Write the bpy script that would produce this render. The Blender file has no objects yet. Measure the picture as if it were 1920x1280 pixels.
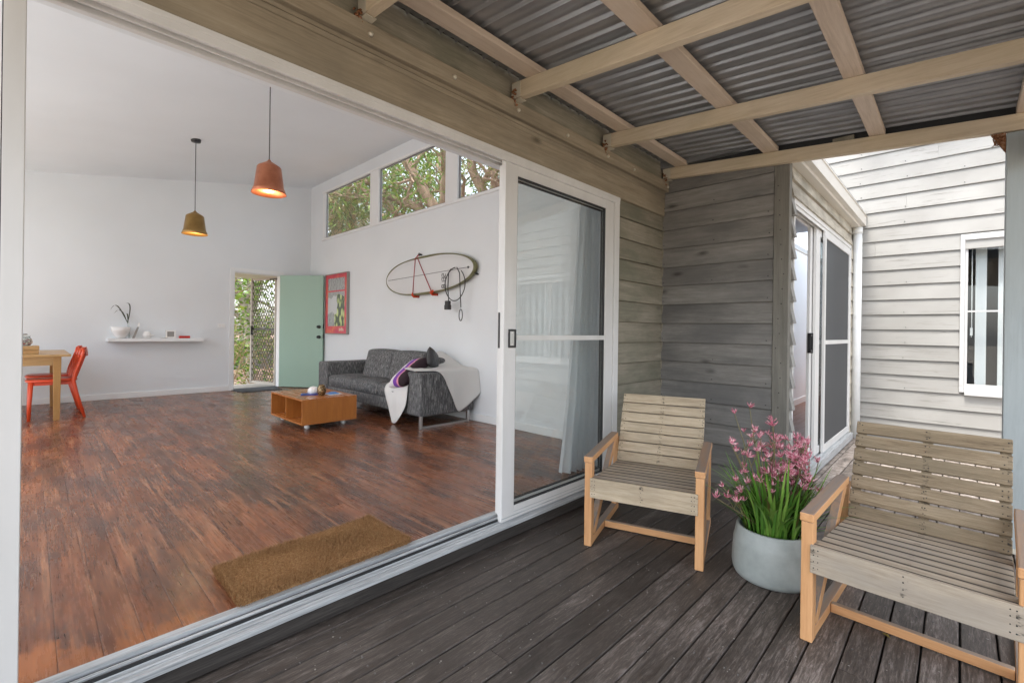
import bpy, bmesh, math, random
import numpy as np
from mathutils import Vector, Matrix, Euler
R = math.radians
rnd = random.Random(11)
S = bpy.context.scene
COL = S.collection

# ------------------------------------------------------------------ camera
cam_data = bpy.data.cameras.new('camera')
cam = bpy.data.objects.new('camera', cam_data); COL.objects.link(cam)
cam_data.sensor_width = 36.0
cam_data.lens = 871.0 / 1920.0 * 36.0
cam_data.shift_y = -19.0 / 1920.0
cam_data.clip_start = 0.05; cam_data.clip_end = 400
_yaw = math.atan2(839, 871.0); _th = 0.0132
_f = Vector((math.cos(_yaw), math.sin(_yaw), 0)); _r = Vector((math.sin(_yaw), -math.cos(_yaw), 0)); _u = Vector((0, 0, 1))
_cx = _r * math.cos(_th) + _u * math.sin(_th); _cy = _u * math.cos(_th) - _r * math.sin(_th)
_m = Matrix((_cx, _cy, -_f)).transposed().to_4x4(); _m.translation = (0, 0, 1.08)
cam.matrix_world = _m
S.camera = cam

# ------------------------------------------------------------------ sky, sun, exposure
SUN_EL, SUN_TO = 69.0, Vector((0.375, -0.06, -1.0))      # the sun stands to the left (-x), high
world = bpy.data.worlds.new('World'); S.world = world; world.use_nodes = True
wn = world.node_tree; bg = wn.nodes['Background']
sky = wn.nodes.new('ShaderNodeTexSky'); sky.sky_type = 'NISHITA'; sky.sun_disc = False
sky.sun_elevation = R(SUN_EL); sky.sun_rotation = R(-90 + 7)
sky.air_density = 1.0; sky.dust_density = 3.0; sky.ozone_density = 1.0
hs_ = wn.nodes.new('ShaderNodeHueSaturation'); hs_.inputs['Saturation'].default_value = 0.4      # thin high cloud
wn.links.new(sky.outputs[0], hs_.inputs['Color']); wn.links.new(hs_.outputs[0], bg.inputs[0]); bg.inputs[1].default_value = 0.15
sd = bpy.data.lights.new('sun', 'SUN'); sd.energy = 1.2; sd.angle = R(10.0); sd.color = (1.0, 0.955, 0.89)
sun = bpy.data.objects.new('sun', sd); COL.objects.link(sun)
sun.rotation_euler = SUN_TO.to_track_quat('-Z', 'Y').to_euler()
S.view_settings.view_transform = 'Standard'; S.view_settings.look = 'None'
S.view_settings.exposure = 2.15; S.view_settings.gamma = 1.0; S.view_settings.use_curve_mapping = False
S.render.film_transparent = False
S.cycles.max_bounces = 14; S.cycles.diffuse_bounces = 8; S.cycles.transparent_max_bounces = 16
S.cycles.use_denoising = True; S.cycles.sample_clamp_indirect = 6.0

# ------------------------------------------------------------------ node helpers
def mat(name, color=(0.5, 0.5, 0.5), rough=0.6, metal=0.0, spec=0.5):
    m = bpy.data.materials.new(name); m.use_nodes = True
    b = m.node_tree.nodes['Principled BSDF']
    b.inputs['Base Color'].default_value = (*color, 1); b.inputs['Roughness'].default_value = rough
    b.inputs['Metallic'].default_value = metal; b.inputs['Specular IOR Level'].default_value = spec
    return m
class NT:
    def __init__(s, m): s.m = m; s.t = m.node_tree; s.b = s.t.nodes['Principled BSDF']
    def n(s, kind, **kw):
        q = s.t.nodes.new(kind)
        for k, v in kw.items(): setattr(q, k, v)
        return q
    def l(s, a, b): s.t.links.new(a, b)
    def coord(s, jitter=True, scale=(1, 1, 1), which='Object'):
        tc = s.n('ShaderNodeTexCoord'); v = tc.outputs[which]
        if jitter:
            oi = s.n('ShaderNodeObjectInfo'); mu = s.n('ShaderNodeMath', operation='MULTIPLY'); mu.inputs[1].default_value = 37.3
            s.l(oi.outputs['Random'], mu.inputs[0]); ad = s.n('ShaderNodeVectorMath', operation='ADD')
            s.l(v, ad.inputs[0]); s.l(mu.outputs[0], ad.inputs[1]); v = ad.outputs[0]
        mp = s.n('ShaderNodeMapping'); mp.inputs['Scale'].default_value = scale; s.l(v, mp.inputs['Vector'])
        return mp.outputs[0]
    def noise(s, v, scale, detail=5, rough=0.6, dist=0.0):
        q = s.n('ShaderNodeTexNoise'); q.inputs['Scale'].default_value = scale; q.inputs['Detail'].default_value = detail
        q.inputs['Roughness'].default_value = rough; q.inputs['Distortion'].default_value = dist
        if v is not None: s.l(v, q.inputs['Vector'])
        return q.outputs['Fac']
    def ramp(s, fac, stops, interp='LINEAR'):
        q = s.n('ShaderNodeValToRGB'); e = q.color_ramp.elements; q.color_ramp.interpolation = interp
        while len(e) > 1: e.remove(e[-1])
        for i, (p, c) in enumerate(stops):
            if not hasattr(c, '__len__'): c = (c, c, c)
            if i == 0: e[0].position = p; e[0].color = (*c, 1)
            else: q2 = e.new(p); q2.color = (*c, 1)
        s.l(fac, q.inputs[0]); return q.outputs[0]
    def mix(s, fac, a, b, blend='MIX'):
        q = s.n('ShaderNodeMix', data_type='RGBA', blend_type=blend)
        if hasattr(fac, 'default_value') or not isinstance(fac, (int, float)): s.l(fac, q.inputs[0])
        else: q.inputs[0].default_value = fac
        for i, x in ((6, a), (7, b)):
            if isinstance(x, tuple): q.inputs[i].default_value = (*x, 1)
            else: s.l(x, q.inputs[i])
        return q.outputs[2]
    def math(s, op, a, b=None, clamp=False):
        q = s.n('ShaderNodeMath', operation=op); q.use_clamp = clamp
        for i, x in ((0, a), (1, b)):
            if x is None: continue
            if isinstance(x, (int, float)): q.inputs[i].default_value = x
            else: s.l(x, q.inputs[i])
        return q.outputs[0]
    def vary(s, col, amt):
        oi = s.n('ShaderNodeObjectInfo'); mr = s.n('ShaderNodeMapRange')
        mr.inputs[3].default_value = 1 - amt; mr.inputs[4].default_value = 1 + amt; s.l(oi.outputs['Random'], mr.inputs[0])
        hs = s.n('ShaderNodeHueSaturation'); s.l(col, hs.inputs['Color']); s.l(mr.outputs[0], hs.inputs['Value'])
        return hs.outputs[0]
    def bump(s, h, strength, dist=0.004):
        q = s.n('ShaderNodeBump'); q.inputs['Strength'].default_value = strength; q.inputs['Distance'].default_value = dist
        s.l(h, q.inputs['Height']); s.l(q.outputs[0], s.b.inputs['Normal'])
    def color(s, c): s.l(c, s.b.inputs['Base Color'])
    def rough(s, c): s.l(c, s.b.inputs['Roughness'])

def wood(name, stops, axis='X', grain=18.0, along=1.2, rough=0.6, bump=0.2, var=0.15, blotch=None, bscale=2.2, spec=0.4, topgrey=None, ends=None, knots=None, edge=None):
    m = mat(name, stops[0][1], rough, 0, spec); t = NT(m)
    sc = {'X': (along, grain, grain), 'Y': (grain, along, grain), 'Z': (grain, grain, along)}[axis]
    v = t.coord(True, sc)
    g = t.noise(v, 1.6, 8, 0.68, 0.9)
    fine = t.noise(v, 8.5, 5, 0.75)
    gg = t.math('ADD', t.math('MULTIPLY', g, 0.58), t.math('MULTIPLY', fine, 0.42))
    c = t.ramp(gg, stops)
    if blotch:
        bl = t.noise(t.coord(True, (0.5 if axis == 'X' else 1, 0.5 if axis == 'Y' else 1, 0.5 if axis == 'Z' else 1)), bscale, 6, 0.62)
        c = t.mix(t.ramp(bl, [(0.42, 0.0), (0.66, blotch[1])]), c, blotch[0])
    if knots:
        kv = t.n('ShaderNodeTexVoronoi'); kv.inputs['Scale'].default_value = 1.0; kv.inputs['Randomness'].default_value = 1.0
        t.l(t.coord(True, (2.3, 5.5, 5.5) if axis == 'X' else (5.5, 5.5, 2.3)), kv.inputs['Vector'])
        kd = t.math('ADD', kv.outputs['Distance'], t.math('MULTIPLY', fine, 0.10))
        c = t.mix(t.ramp(kd, [(0.085, 0.85), (0.13, 0.45), (0.2, 0.0)]), c, knots)
    if ends:      # dark nail stains near both ends and the middle of a slat, x is along it
        sx = t.n('ShaderNodeSeparateXYZ'); tc = t.n('ShaderNodeTexCoord'); t.l(tc.outputs['Object'], sx.inputs[0])
        ax = t.math('ABSOLUTE', sx.outputs[0])
        near = t.math('GREATER_THAN', ax, ends)
        mid = t.math('LESS_THAN', ax, 0.011)
        spots = t.ramp(t.noise(t.coord(True, (14, 40, 40)), 2.4, 3, 0.6), [(0.55, 0.0), (0.68, 0.75)])
        c = t.mix(t.math('MULTIPLY', spots, t.math('MAXIMUM', near, mid)), c, (0.03, 0.026, 0.022))
    if edge:      # shade of the gaps painted along both long edges of a seat slat
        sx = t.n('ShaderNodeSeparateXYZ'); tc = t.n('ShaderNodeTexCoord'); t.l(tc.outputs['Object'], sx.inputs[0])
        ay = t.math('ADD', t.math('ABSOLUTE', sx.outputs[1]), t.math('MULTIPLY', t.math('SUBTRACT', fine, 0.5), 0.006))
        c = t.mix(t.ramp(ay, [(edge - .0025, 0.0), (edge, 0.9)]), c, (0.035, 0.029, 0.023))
    if topgrey:   # sun-bleached upper faces
        ge = t.n('ShaderNodeNewGeometry'); sx = t.n('ShaderNodeSeparateXYZ'); t.l(ge.outputs['Normal'], sx.inputs[0])
        up = t.math('GREATER_THAN', sx.outputs[2], 0.6)
        c = t.mix(t.math('MULTIPLY', up, t.ramp(g, [(0.3, 0.55), (0.6, 1.0)])), c, topgrey)
    if var: c = t.vary(c, var)
    t.color(c)
    if bump: t.bump(gg, bump)
    t.rough(t.ramp(g, [(0.3, min(1, rough + 0.1)), (0.7, max(0.05, rough - 0.1))]))
    return m

# ------------------------------------------------------------------ materials
MT = {}
def build_materials():
    # smooth painted plasterboard
    def plaster(name, c, bs=0.04):
        m = mat(name, c, 0.62, 0, 0.3); t = NT(m)
        n = t.noise(t.coord(False), 1.1, 3, 0.5)
        t.color(t.mix(t.ramp(n, [(0.3, 0.0), (0.7, 1.0)]), tuple(x * 0.95 for x in c), c)); t.bump(t.noise(t.coord(False), 260, 2, 0.5), bs, 0.001)
        return m
    MT['wall_white'] = plaster('wall_white', (0.772, 0.80, 0.822))
    MT['ceiling_white'] = plaster('ceiling_white', (0.785, 0.82, 0.85))
    MT['trim_white'] = mat('trim_white', (0.8, 0.81, 0.81), 0.4)
    # powder coated aluminium with faint extrusion streaks and grime
    m = mat('white_aluminium', (0.74, 0.76, 0.75), 0.35, 0, 0.5); t = NT(m)
    n = t.noise(t.coord(False, (3, 3, 0.6)), 2.0, 5, 0.6)
    t.color(t.mix(t.ramp(n, [(0.35, 0.0), (0.75, 0.7)]), (0.70, 0.695, 0.68), (0.58, 0.575, 0.545))); MT['alu'] = m
    m = mat('sill_aluminium', (0.6, 0.63, 0.65), 0.38, 0.0, 0.6); t = NT(m)
    n = t.noise(t.coord(False, (3, 90, 90)), 1.2, 6, 0.7)
    t.color(t.ramp(n, [(0.3, (0.2, 0.21, 0.215)), (0.5, (0.42, 0.435, 0.44)), (0.7, (0.62, 0.635, 0.64))])); MT['sill'] = m
    MT['rubber'] = mat('black_rubber', (0.015, 0.015, 0.016), 0.55)
    MT['black'] = mat('black_metal', (0.02, 0.02, 0.022), 0.4)
    MT['chrome'] = mat('brushed_steel', (0.55, 0.55, 0.54), 0.32, 1.0)
    # window glass: clear with a Fresnel reflection
    m = mat('clear_glass'); t = NT(m); t.t.nodes.remove(t.b); out = t.t.nodes['Material Output']
    tr = t.n('ShaderNodeBsdfTransparent'); tr.inputs[0].default_value = (0.93, 0.945, 0.94, 1)
    gl = t.n('ShaderNodeBsdfGlossy'); gl.inputs['Roughness'].default_value = 0.0
    lw = t.n('ShaderNodeLayerWeight'); lw.inputs[0].default_value = 0.5
    fre = t.math('ADD', t.math('MULTIPLY', t.math('POWER', lw.outputs['Facing'], 5.0), 0.95), 0.045)
    mx = t.n('ShaderNodeMixShader'); t.l(fre, mx.inputs[0]); t.l(tr.outputs[0], mx.inputs[1]); t.l(gl.outputs[0], mx.inputs[2]); t.l(mx.outputs[0], out.inputs[0])
    MT['glass'] = m
    m = m.copy(); m.name = 'tinted_glass'
    for q in m.node_tree.nodes:
        if q.type == 'BSDF_TRANSPARENT': q.inputs[0].default_value = (0.74, 0.77, 0.76, 1)
    MT['glass_tint'] = m
    # fly screen: half see-through grey mesh
    m = mat('fly_screen'); t = NT(m); out = t.t.nodes['Material Output']
    t.b.inputs['Base Color'].default_value = (0.085, 0.088, 0.092, 1); t.b.inputs['Roughness'].default_value = 0.7
    tr = t.n('ShaderNodeBsdfTransparent'); mx = t.n('ShaderNodeMixShader'); mx.inputs[0].default_value = 0.72
    t.l(tr.outputs[0], mx.inputs[1]); t.l(t.b.outputs[0], mx.inputs[2]); t.l(mx.outputs[0], out.inputs[0]); MT['screen'] = m
    # timbers
    MT['cream_timber'] = wood('cream_painted_timber', [(0.27, (0.42, 0.335, 0.225)), (0.5, (0.61, 0.51, 0.375)), (0.73, (0.72, 0.63, 0.495))], 'Y', 16, 0.8, 0.6, 0.2, 0.06, ((0.46, 0.38, 0.24), 0.6))
    MT['cream_timber_x'] = wood('cream_painted_timber_cross', [(0.27, (0.48, 0.385, 0.3)), (0.5, (0.67, 0.56, 0.455)), (0.73, (0.77, 0.67, 0.57))], 'X', 16, 0.8, 0.6, 0.2, 0.06, ((0.54, 0.43, 0.32), 0.6))
    MT['fascia'] = wood('olive_stained_timber', [(0.28, (0.17, 0.135, 0.09)), (0.5, (0.32, 0.268, 0.19)), (0.74, (0.45, 0.39, 0.295))], 'X', 14, 0.7, 0.75, 0.4, 0.10, ((0.2, 0.172, 0.125), 0.75), 3, 0.4, None, None, (0.1, 0.08, 0.055))
    MT['board_olive'] = wood('weathered_olive_board', [(0.27, (0.13, 0.113, 0.083)), (0.5, (0.285, 0.255, 0.197)), (0.73, (0.42, 0.38, 0.3))], 'X', 17, 0.9, 0.75, 0.3, 0.10, ((0.15, 0.15, 0.105), 0.8), 3, 0.4, None, None, (0.09, 0.08, 0.055))
    MT['board_grey'] = wood('weathered_grey_board', [(0.28, (0.13, 0.124, 0.112)), (0.5, (0.255, 0.243, 0.224)), (0.74, (0.38, 0.365, 0.34))], 'X', 13, 0.9, 0.8, 0.5, 0.14, ((0.125, 0.122, 0.118), 0.8), 2.2, 0.4, None, None, (0.06, 0.055, 0.05))
    MT['board_grey_v'] = wood('weathered_grey_post', [(0.22, (0.10, 0.095, 0.08)), (0.5, (0.19, 0.18, 0.155)), (0.8, (0.27, 0.26, 0.225))], 'Z', 17, 0.9, 0.8, 0.35, 0.10, ((0.11, 0.11, 0.1), 0.6))
    # flaking off-white boards
    m = mat('flaking_white_paint', (0.7, 0.69, 0.66), 0.55); t = NT(m)
    v = t.coord(True, (0.9, 16, 16)); fl = t.noise(v, 2.3, 8, 0.7, 0.6); g = t.noise(t.coord(True, (1.2, 24, 24)), 3.0, 4, 0.7)
    base = t.ramp(t.noise(t.coord(True), 1.5, 4, 0.5), [(0.3, (0.235, 0.228, 0.21)), (0.7, (0.31, 0.304, 0.285))])
    c = t.mix(t.ramp(fl, [(0.56, 0.0), (0.64, 0.7)]), base, t.ramp(g, [(0.3, (0.1, 0.095, 0.085)), (0.7, (0.24, 0.225, 0.2))]))
    t.color(t.vary(c, 0.03)); t.bump(t.math('ADD', fl, g), 0.12); MT['board_white'] = m
    MT['rough_cream'] = wood('peeling_cream_board', [(0.3, (0.25, 0.22, 0.17)), (0.5, (0.5, 0.46, 0.38)), (0.7, (0.62, 0.58, 0.5))], 'X', 15, 1.1, 0.75, 0.3, 0.06, ((0.2, 0.18, 0.14), 0.7), 5)
    MT['blue_post'] = wood('grey_blue_painted_post', [(0.25, (0.3, 0.335, 0.335)), (0.5, (0.37, 0.415, 0.42)), (0.8, (0.43, 0.475, 0.48))], 'Z', 12, 0.9, 0.55, 0.12, 0.0, ((0.34, 0.36, 0.33), 0.5))
    # deck planks: dark oiled timber with pale worn streaks; outside the roof, wear and sunlight painted paler
    m = mat('deck_timber', (0.05, 0.045, 0.042), 0.5, 0, 0.45); t = NT(m)
    v = t.coord(True, (2.2, 24, 24)); g = t.noise(v, 1.7, 9, 0.72, 1.0); fine = t.noise(t.coord(True, (9, 75, 75)), 2.2, 5, 0.8)
    gg = t.math('ADD', t.math('MULTIPLY', g, 0.5), t.math('MULTIPLY', fine, 0.5))
    dark = t.ramp(gg, [(0.3, (0.017, 0.0132, 0.0105)), (0.5, (0.062, 0.05, 0.0415)), (0.68, (0.155, 0.13, 0.112))])
    worn = t.ramp(gg, [(0.32, (0.026, 0.021, 0.018)), (0.5, (0.13, 0.106, 0.09)), (0.65, (0.39, 0.335, 0.3))])
    patch = t.noise(t.coord(True, (0.55, 1.6, 1.6)), 1.7, 7, 0.66)
    tc = t.n('ShaderNodeTexCoord'); ge = t.n('ShaderNodeNewGeometry'); sx = t.n('ShaderNodeSeparateXYZ'); t.l(ge.outputs['Position'], sx.inputs[0])
    edge = t.n('ShaderNodeMapRange'); edge.inputs[1].default_value = 1.25; edge.inputs[2].default_value = -0.1; edge.inputs[3].default_value = 0.0; edge.inputs[4].default_value = 0.27; t.l(sx.outputs[1], edge.inputs[0])
    wf = t.math('ADD', patch, edge.outputs[0])
    c = t.mix(t.ramp(wf, [(0.5, 0.0), (0.78, 1.0)]), dark, worn)
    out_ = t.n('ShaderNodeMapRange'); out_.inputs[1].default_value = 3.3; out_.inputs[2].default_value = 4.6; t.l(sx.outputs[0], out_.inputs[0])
    worn_sunlit = t.ramp(t.noise(t.coord(True, (3, 5, 5)), 3.0, 8, 0.7), [(0.32, (0.07, 0.06, 0.05)), (0.5, (0.24, 0.2, 0.17)), (0.68, (0.42, 0.37, 0.33))])
    c = t.mix(out_.outputs[0], c, worn_sunlit)
    fleck = t.ramp(t.noise(t.coord(True), 95, 2, 0.4), [(0.735, 0.0), (0.755, 1.0)])
    c = t.mix(t.math('MULTIPLY', fleck, t.ramp(patch, [(0.42, 0.0), (0.6, 0.8)])), c, (0.4, 0.39, 0.36))
    t.color(t.vary(c, 0.2)); t.bump(gg, 0.7, 0.003)
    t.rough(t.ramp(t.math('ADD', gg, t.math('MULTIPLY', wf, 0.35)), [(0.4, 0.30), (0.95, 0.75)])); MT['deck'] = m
    # red hardwood floor with worn lacquer
    m = mat('jarrah_floor', (0.2, 0.08, 0.04), 0.25, 0, 0.5); t = NT(m)
    v = t.coord(True, (17, 0.7, 17)); g = t.noise(v, 1.7, 8, 0.66, 1.2); fine = t.noise(v, 7, 4, 0.7)
    gg = t.math('ADD', t.math('MULTIPLY', g, 0.62), t.math('MULTIPLY', fine, 0.38))
    base = t.ramp(gg, [(0.3, (0.07, 0.02, 0.0085)), (0.5, (0.195, 0.066, 0.028)), (0.7, (0.37, 0.155, 0.072))])
    base = t.vary(base, 0.3)
    tcg = t.n('ShaderNodeNewGeometry')
    def posmap(sx_, sy_):
        mp = t.n('ShaderNodeMapping'); mp.inputs['Scale'].default_value = (sx_, sy_, 1); t.l(tcg.outputs['Position'], mp.inputs[0]); return mp.outputs[0]
    class _O: outputs = None
    mp = _O(); mp.outputs = [posmap(2.4, 1.0)]
    st = t.noise(mp.outputs[0], 1.3, 7, 0.62)
    c = t.mix(t.ramp(st, [(0.46, 0.0), (0.58, 0.85)]), base, t.ramp(gg, [(0.3, (0.035, 0.015, 0.011)), (0.7, (0.15, 0.068, 0.045))]))
    streak = t.noise(posmap(17, 0.75), 1.5, 6, 0.6, 0.4)
    c = t.mix(t.ramp(streak, [(0.54, 0.0), (0.64, 0.75)]), c, t.ramp(gg, [(0.3, (0.2, 0.075, 0.032)), (0.7, (0.46, 0.215, 0.11))]))
    c = t.mix(t.ramp(t.noise(posmap(19, 0.9), 1.3, 6, 0.6, 0.3), [(0.6, 0.0), (0.68, 0.7)]), c, (0.035, 0.015, 0.011))
    scr = t.noise(posmap(3.2, 30), 1.6, 5, 0.7)
    c = t.mix(t.ramp(scr, [(0.69, 0.0), (0.76, 0.45)]), c, (0.03, 0.013, 0.01))
    st2 = t.noise(mp.outputs[0], 2.9, 7, 0.7)
    sy = t.n('ShaderNodeSeparateXYZ'); t.l(tcg.outputs['Position'], sy.inputs[0])
    e1 = t.n('ShaderNodeMapRange'); e1.inputs[1].default_value = 2.6; e1.inputs[2].default_value = 1.99; t.l(sy.outputs[1], e1.inputs[0])
    e2 = t.n('ShaderNodeMapRange'); e2.inputs[1].default_value = 1.2; e2.inputs[2].default_value = 0.1; t.l(sy.outputs[0], e2.inputs[0])
    wear = t.math('MULTIPLY', t.math('MULTIPLY', e1.outputs[0], e2.outputs[0]), 0.52)
    wedge = t.ramp(t.math('ADD', wear, t.noise(mp.outputs[0], 3.6, 9, 0.75)), [(0.82, 0.0), (0.92, 0.75)])
    c = t.mix(wedge, c, t.mix(gg, (0.2, 0.06, 0.016), (0.46, 0.16, 0.05)))
    t.color(c); t.bump(gg, 0.12, 0.002)
    t.rough(t.ramp(t.math('ADD', t.math('MULTIPLY', st2, 0.6), t.math('MULTIPLY', fine, 0.4)), [(0.32, 0.15), (0.68, 0.4)])); MT['floor'] = m
    MT['hall_floor'] = wood('hall_floor_timber', [(0.25, (0.1, 0.035, 0.018)), (0.5, (0.2, 0.075, 0.04)), (0.76, (0.3, 0.13, 0.075))], 'X', 16, 0.7, 0.35, 0.1, 0.2)
    # roof sheet
    m = mat('corrugated_zinc', (0.25, 0.255, 0.26), 0.42, 0.5, 0.5); t = NT(m)
    n = t.noise(t.coord(False, (1, 1, 1)), 5.0, 6, 0.6)
    t.color(t.ramp(n, [(0.3, (0.27, 0.275, 0.28)), (0.7, (0.34, 0.345, 0.35))])); t.rough(t.ramp(n, [(0.3, 0.34), (0.7, 0.46)])); MT['roof'] = m
    MT['dark_gutter'] = mat('charcoal_flashing', (0.03, 0.031, 0.033), 0.5)
    MT['cream_metal'] = mat('cream_gutter_metal', (0.66, 0.63, 0.57), 0.42)
    MT['white_pvc'] = mat('white_pvc', (0.74, 0.76, 0.76), 0.4)
    m = mat('rusty_steel', (0.2, 0.08, 0.03), 0.8); t = NT(m)
    t.color(t.ramp(t.noise(t.coord(), 60, 6, 0.7), [(0.3, (0.07, 0.02, 0.012)), (0.5, (0.24, 0.09, 0.03)), (0.75, (0.5, 0.4, 0.28))])); MT['rust'] = m
    MT['bolt'] = mat('galvanised_bolt', (0.62, 0.58, 0.48), 0.45, 0.3)
    # garden chairs
    MT['chair_orange'] = wood('oiled_orange_timber', [(0.25, (0.42, 0.19, 0.075)), (0.5, (0.6, 0.32, 0.145)), (0.78, (0.72, 0.43, 0.22))], 'Z', 15, 0.9, 0.5, 0.1, 0.06, None, 2, 0.4, (0.2, 0.17, 0.145))
    MT['chair_orange_y'] = wood('oiled_orange_timber_rail', [(0.25, (0.42, 0.19, 0.075)), (0.5, (0.6, 0.32, 0.145)), (0.78, (0.72, 0.43, 0.22))], 'Y', 15, 0.9, 0.5, 0.1, 0.06, None, 2, 0.4, (0.24, 0.2, 0.17))
    MT['chair_orange_x'] = wood('oiled_orange_timber_cross', [(0.25, (0.42, 0.19, 0.075)), (0.5, (0.6, 0.32, 0.145)), (0.78, (0.72, 0.43, 0.22))], 'X', 15, 0.9, 0.5, 0.1, 0.06, None, 2, 0.4, (0.3, 0.25, 0.2))
    MT['slat_light'] = wood('weathered_pale_slat', [(0.25, (0.17, 0.12, 0.075)), (0.48, (0.46, 0.37, 0.255)), (0.72, (0.66, 0.56, 0.42))], 'X', 26, 1.6, 0.7, 0.4, 0.07, ((0.34, 0.28, 0.2), 0.6), 5, 0.3, None, 0.25)
    MT['slat_dark'] = wood('weathered_brown_slat', [(0.27, (0.06, 0.042, 0.026)), (0.48, (0.25, 0.19, 0.12)), (0.7, (0.42, 0.34, 0.235))], 'X', 26, 1.6, 0.7, 0.4, 0.08, ((0.2, 0.165, 0.11), 0.6), 5, 0.3, None, 0.25)
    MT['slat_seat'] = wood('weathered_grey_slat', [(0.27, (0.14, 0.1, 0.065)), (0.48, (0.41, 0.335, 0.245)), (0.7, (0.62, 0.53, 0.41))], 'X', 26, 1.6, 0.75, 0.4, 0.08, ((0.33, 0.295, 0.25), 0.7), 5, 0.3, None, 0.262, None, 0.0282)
    # plant and pot
    m = mat('grey_glazed_pot', (0.3, 0.34, 0.34), 0.42, 0, 0.5); t = NT(m)
    n = t.noise(t.coord(False), 7, 7, 0.6); t.color(t.ramp(n, [(0.3, (0.27, 0.30, 0.285)), (0.55, (0.355, 0.385, 0.37)), (0.75, (0.43, 0.455, 0.435))])); MT['pot'] = m
    m = mat('strap_leaf_green', (0.06, 0.16, 0.02), 0.4, 0, 0.5); t = NT(m); oi = t.n('ShaderNodeObjectInfo')
    t.color(t.ramp(oi.outputs['Random'], [(0.0, (0.2, 0.15, 0.055)), (0.05, (0.13, 0.14, 0.03)), (0.08, (0.045, 0.13, 0.018)), (0.5, (0.10, 0.25, 0.03)), (1.0, (0.22, 0.38, 0.07))]))
    t.b.inputs['Subsurface Weight'].default_value = 0.0; MT['strap'] = m
    m = mat('flower_stem_brown', (0.16, 0.14, 0.06), 0.6); MT['stem'] = m
    m = mat('pink_flower', (0.55, 0.12, 0.19), 0.6); t = NT(m)
    t.color(t.ramp(t.noise(t.coord(True), 55, 3, 0.6), [(0.34, (0.38, 0.06, 0.11)), (0.5, (0.62, 0.22, 0.29)), (0.64, (0.85, 0.6, 0.61))])); MT['pink'] = m
    MT['soil'] = mat('potting_soil', (0.035, 0.025, 0.018), 0.95)
    # furniture
    m = mat('charcoal_tweed', (0.05, 0.05, 0.05), 0.9, 0, 0.15); t = NT(m)
    a = t.noise(t.coord(False, (60, 60, 9)), 1.6, 4, 0.75); t.color(t.ramp(a, [(0.34, (0.045, 0.045, 0.047)), (0.5, (0.115, 0.115, 0.117)), (0.62, (0.26, 0.26, 0.258)), (0.74, (0.42, 0.42, 0.41))])); t.bump(a, 0.3, 0.004); MT['tweed'] = m
    MT['throw'] = mat('pale_wool_throw', (0.68, 0.67, 0.65), 0.9, 0, 0.2); t = NT(MT['throw']); t.bump(t.noise(t.coord(False), 160, 3, 0.6), 0.25, 0.003)
    MT['teak'] = wood('orange_teak_veneer', [(0.25, (0.26, 0.085, 0.018)), (0.5, (0.42, 0.155, 0.035)), (0.76, (0.54, 0.22, 0.06))], 'Z', 13, 0.8, 0.35, 0.05, 0.03, ((0.3, 0.1, 0.02), 0.5), 4)
    MT['teak_top'] = wood('orange_teak_top', [(0.25, (0.26, 0.085, 0.02)), (0.5, (0.42, 0.15, 0.04)), (0.76, (0.52, 0.21, 0.07))], 'Y', 13, 0.8, 0.28, 0.05, 0.03)
    MT['oak'] = wood('honey_oak', [(0.25, (0.23, 0.115, 0.03)), (0.5, (0.36, 0.19, 0.06)), (0.76, (0.47, 0.28, 0.11))], 'Z', 15, 0.9, 0.4, 0.08, 0.03)
    MT['oak_x'] = wood('honey_oak_top', [(0.25, (0.28, 0.155, 0.055)), (0.5, (0.42, 0.25, 0.1)), (0.76, (0.52, 0.33, 0.16))], 'X', 15, 0.9, 0.35, 0.08, 0.03)
    MT['red_chair'] = mat('orange_red_lacquer', (0.62, 0.065, 0.018), 0.32, 0, 0.5)
    m = mat('beaten_copper', (0.56, 0.2, 0.11), 0.36, 0.85); t = NT(m)
    t.color(t.ramp(t.noise(t.coord(False, (1, 1, 1)), 9, 5, 0.6), [(0.3, (0.4, 0.135, 0.07)), (0.7, (0.58, 0.23, 0.13))])); MT['copper'] = m
    m = mat('aged_brass', (0.36, 0.22, 0.07), 0.36, 0.8); t = NT(m)
    t.color(t.ramp(t.noise(t.coord(False, (1, 1, 1)), 9, 5, 0.6), [(0.3, (0.26, 0.155, 0.05)), (0.7, (0.38, 0.24, 0.085))])); MT['brass'] = m
    MT['cord'] = mat('grey_cord', (0.09, 0.09, 0.095), 0.6)
    m = mat('lit_bulb', (1, 0.8, 0.5), 0.5); b = m.node_tree.nodes['Principled BSDF']; b.inputs['Emission Color'].default_value = (1, 0.72, 0.38, 1); b.inputs['Emission Strength'].default_value = 9; MT['bulb'] = m
    m = mat('sage_door_paint', (0.34, 0.49, 0.40), 0.42); MT['sage'] = m
    MT['bronze'] = mat('bronze_screen_metal', (0.085, 0.07, 0.055), 0.5, 0.2)
    MT['beige_alu'] = mat('beige_aluminium', (0.5, 0.46, 0.4), 0.45)
    m = mat('coir', (0.24, 0.135, 0.055), 0.95, 0, 0.1); t = NT(m)
    t.color(t.ramp(t.noise(t.coord(False), 130, 4, 0.7), [(0.3, (0.14, 0.07, 0.026)), (0.5, (0.34, 0.185, 0.08)), (0.72, (0.56, 0.36, 0.185))])); MT['coir'] = m
    MT['mat_grey'] = mat('grey_doormat', (0.07, 0.075, 0.085), 0.9)
    MT['porcelain'] = mat('white_porcelain', (0.82, 0.81, 0.79), 0.25)
    MT['red'] = mat('red_plastic', (0.5, 0.015, 0.012), 0.35)
    MT['blue'] = mat('blue_card', (0.02, 0.05, 0.3), 0.4)
    MT['blue_light'] = mat('pale_blue_card', (0.12, 0.32, 0.7), 0.4)
    MT['paper'] = mat('white_paper', (0.8, 0.8, 0.78), 0.6)
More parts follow.
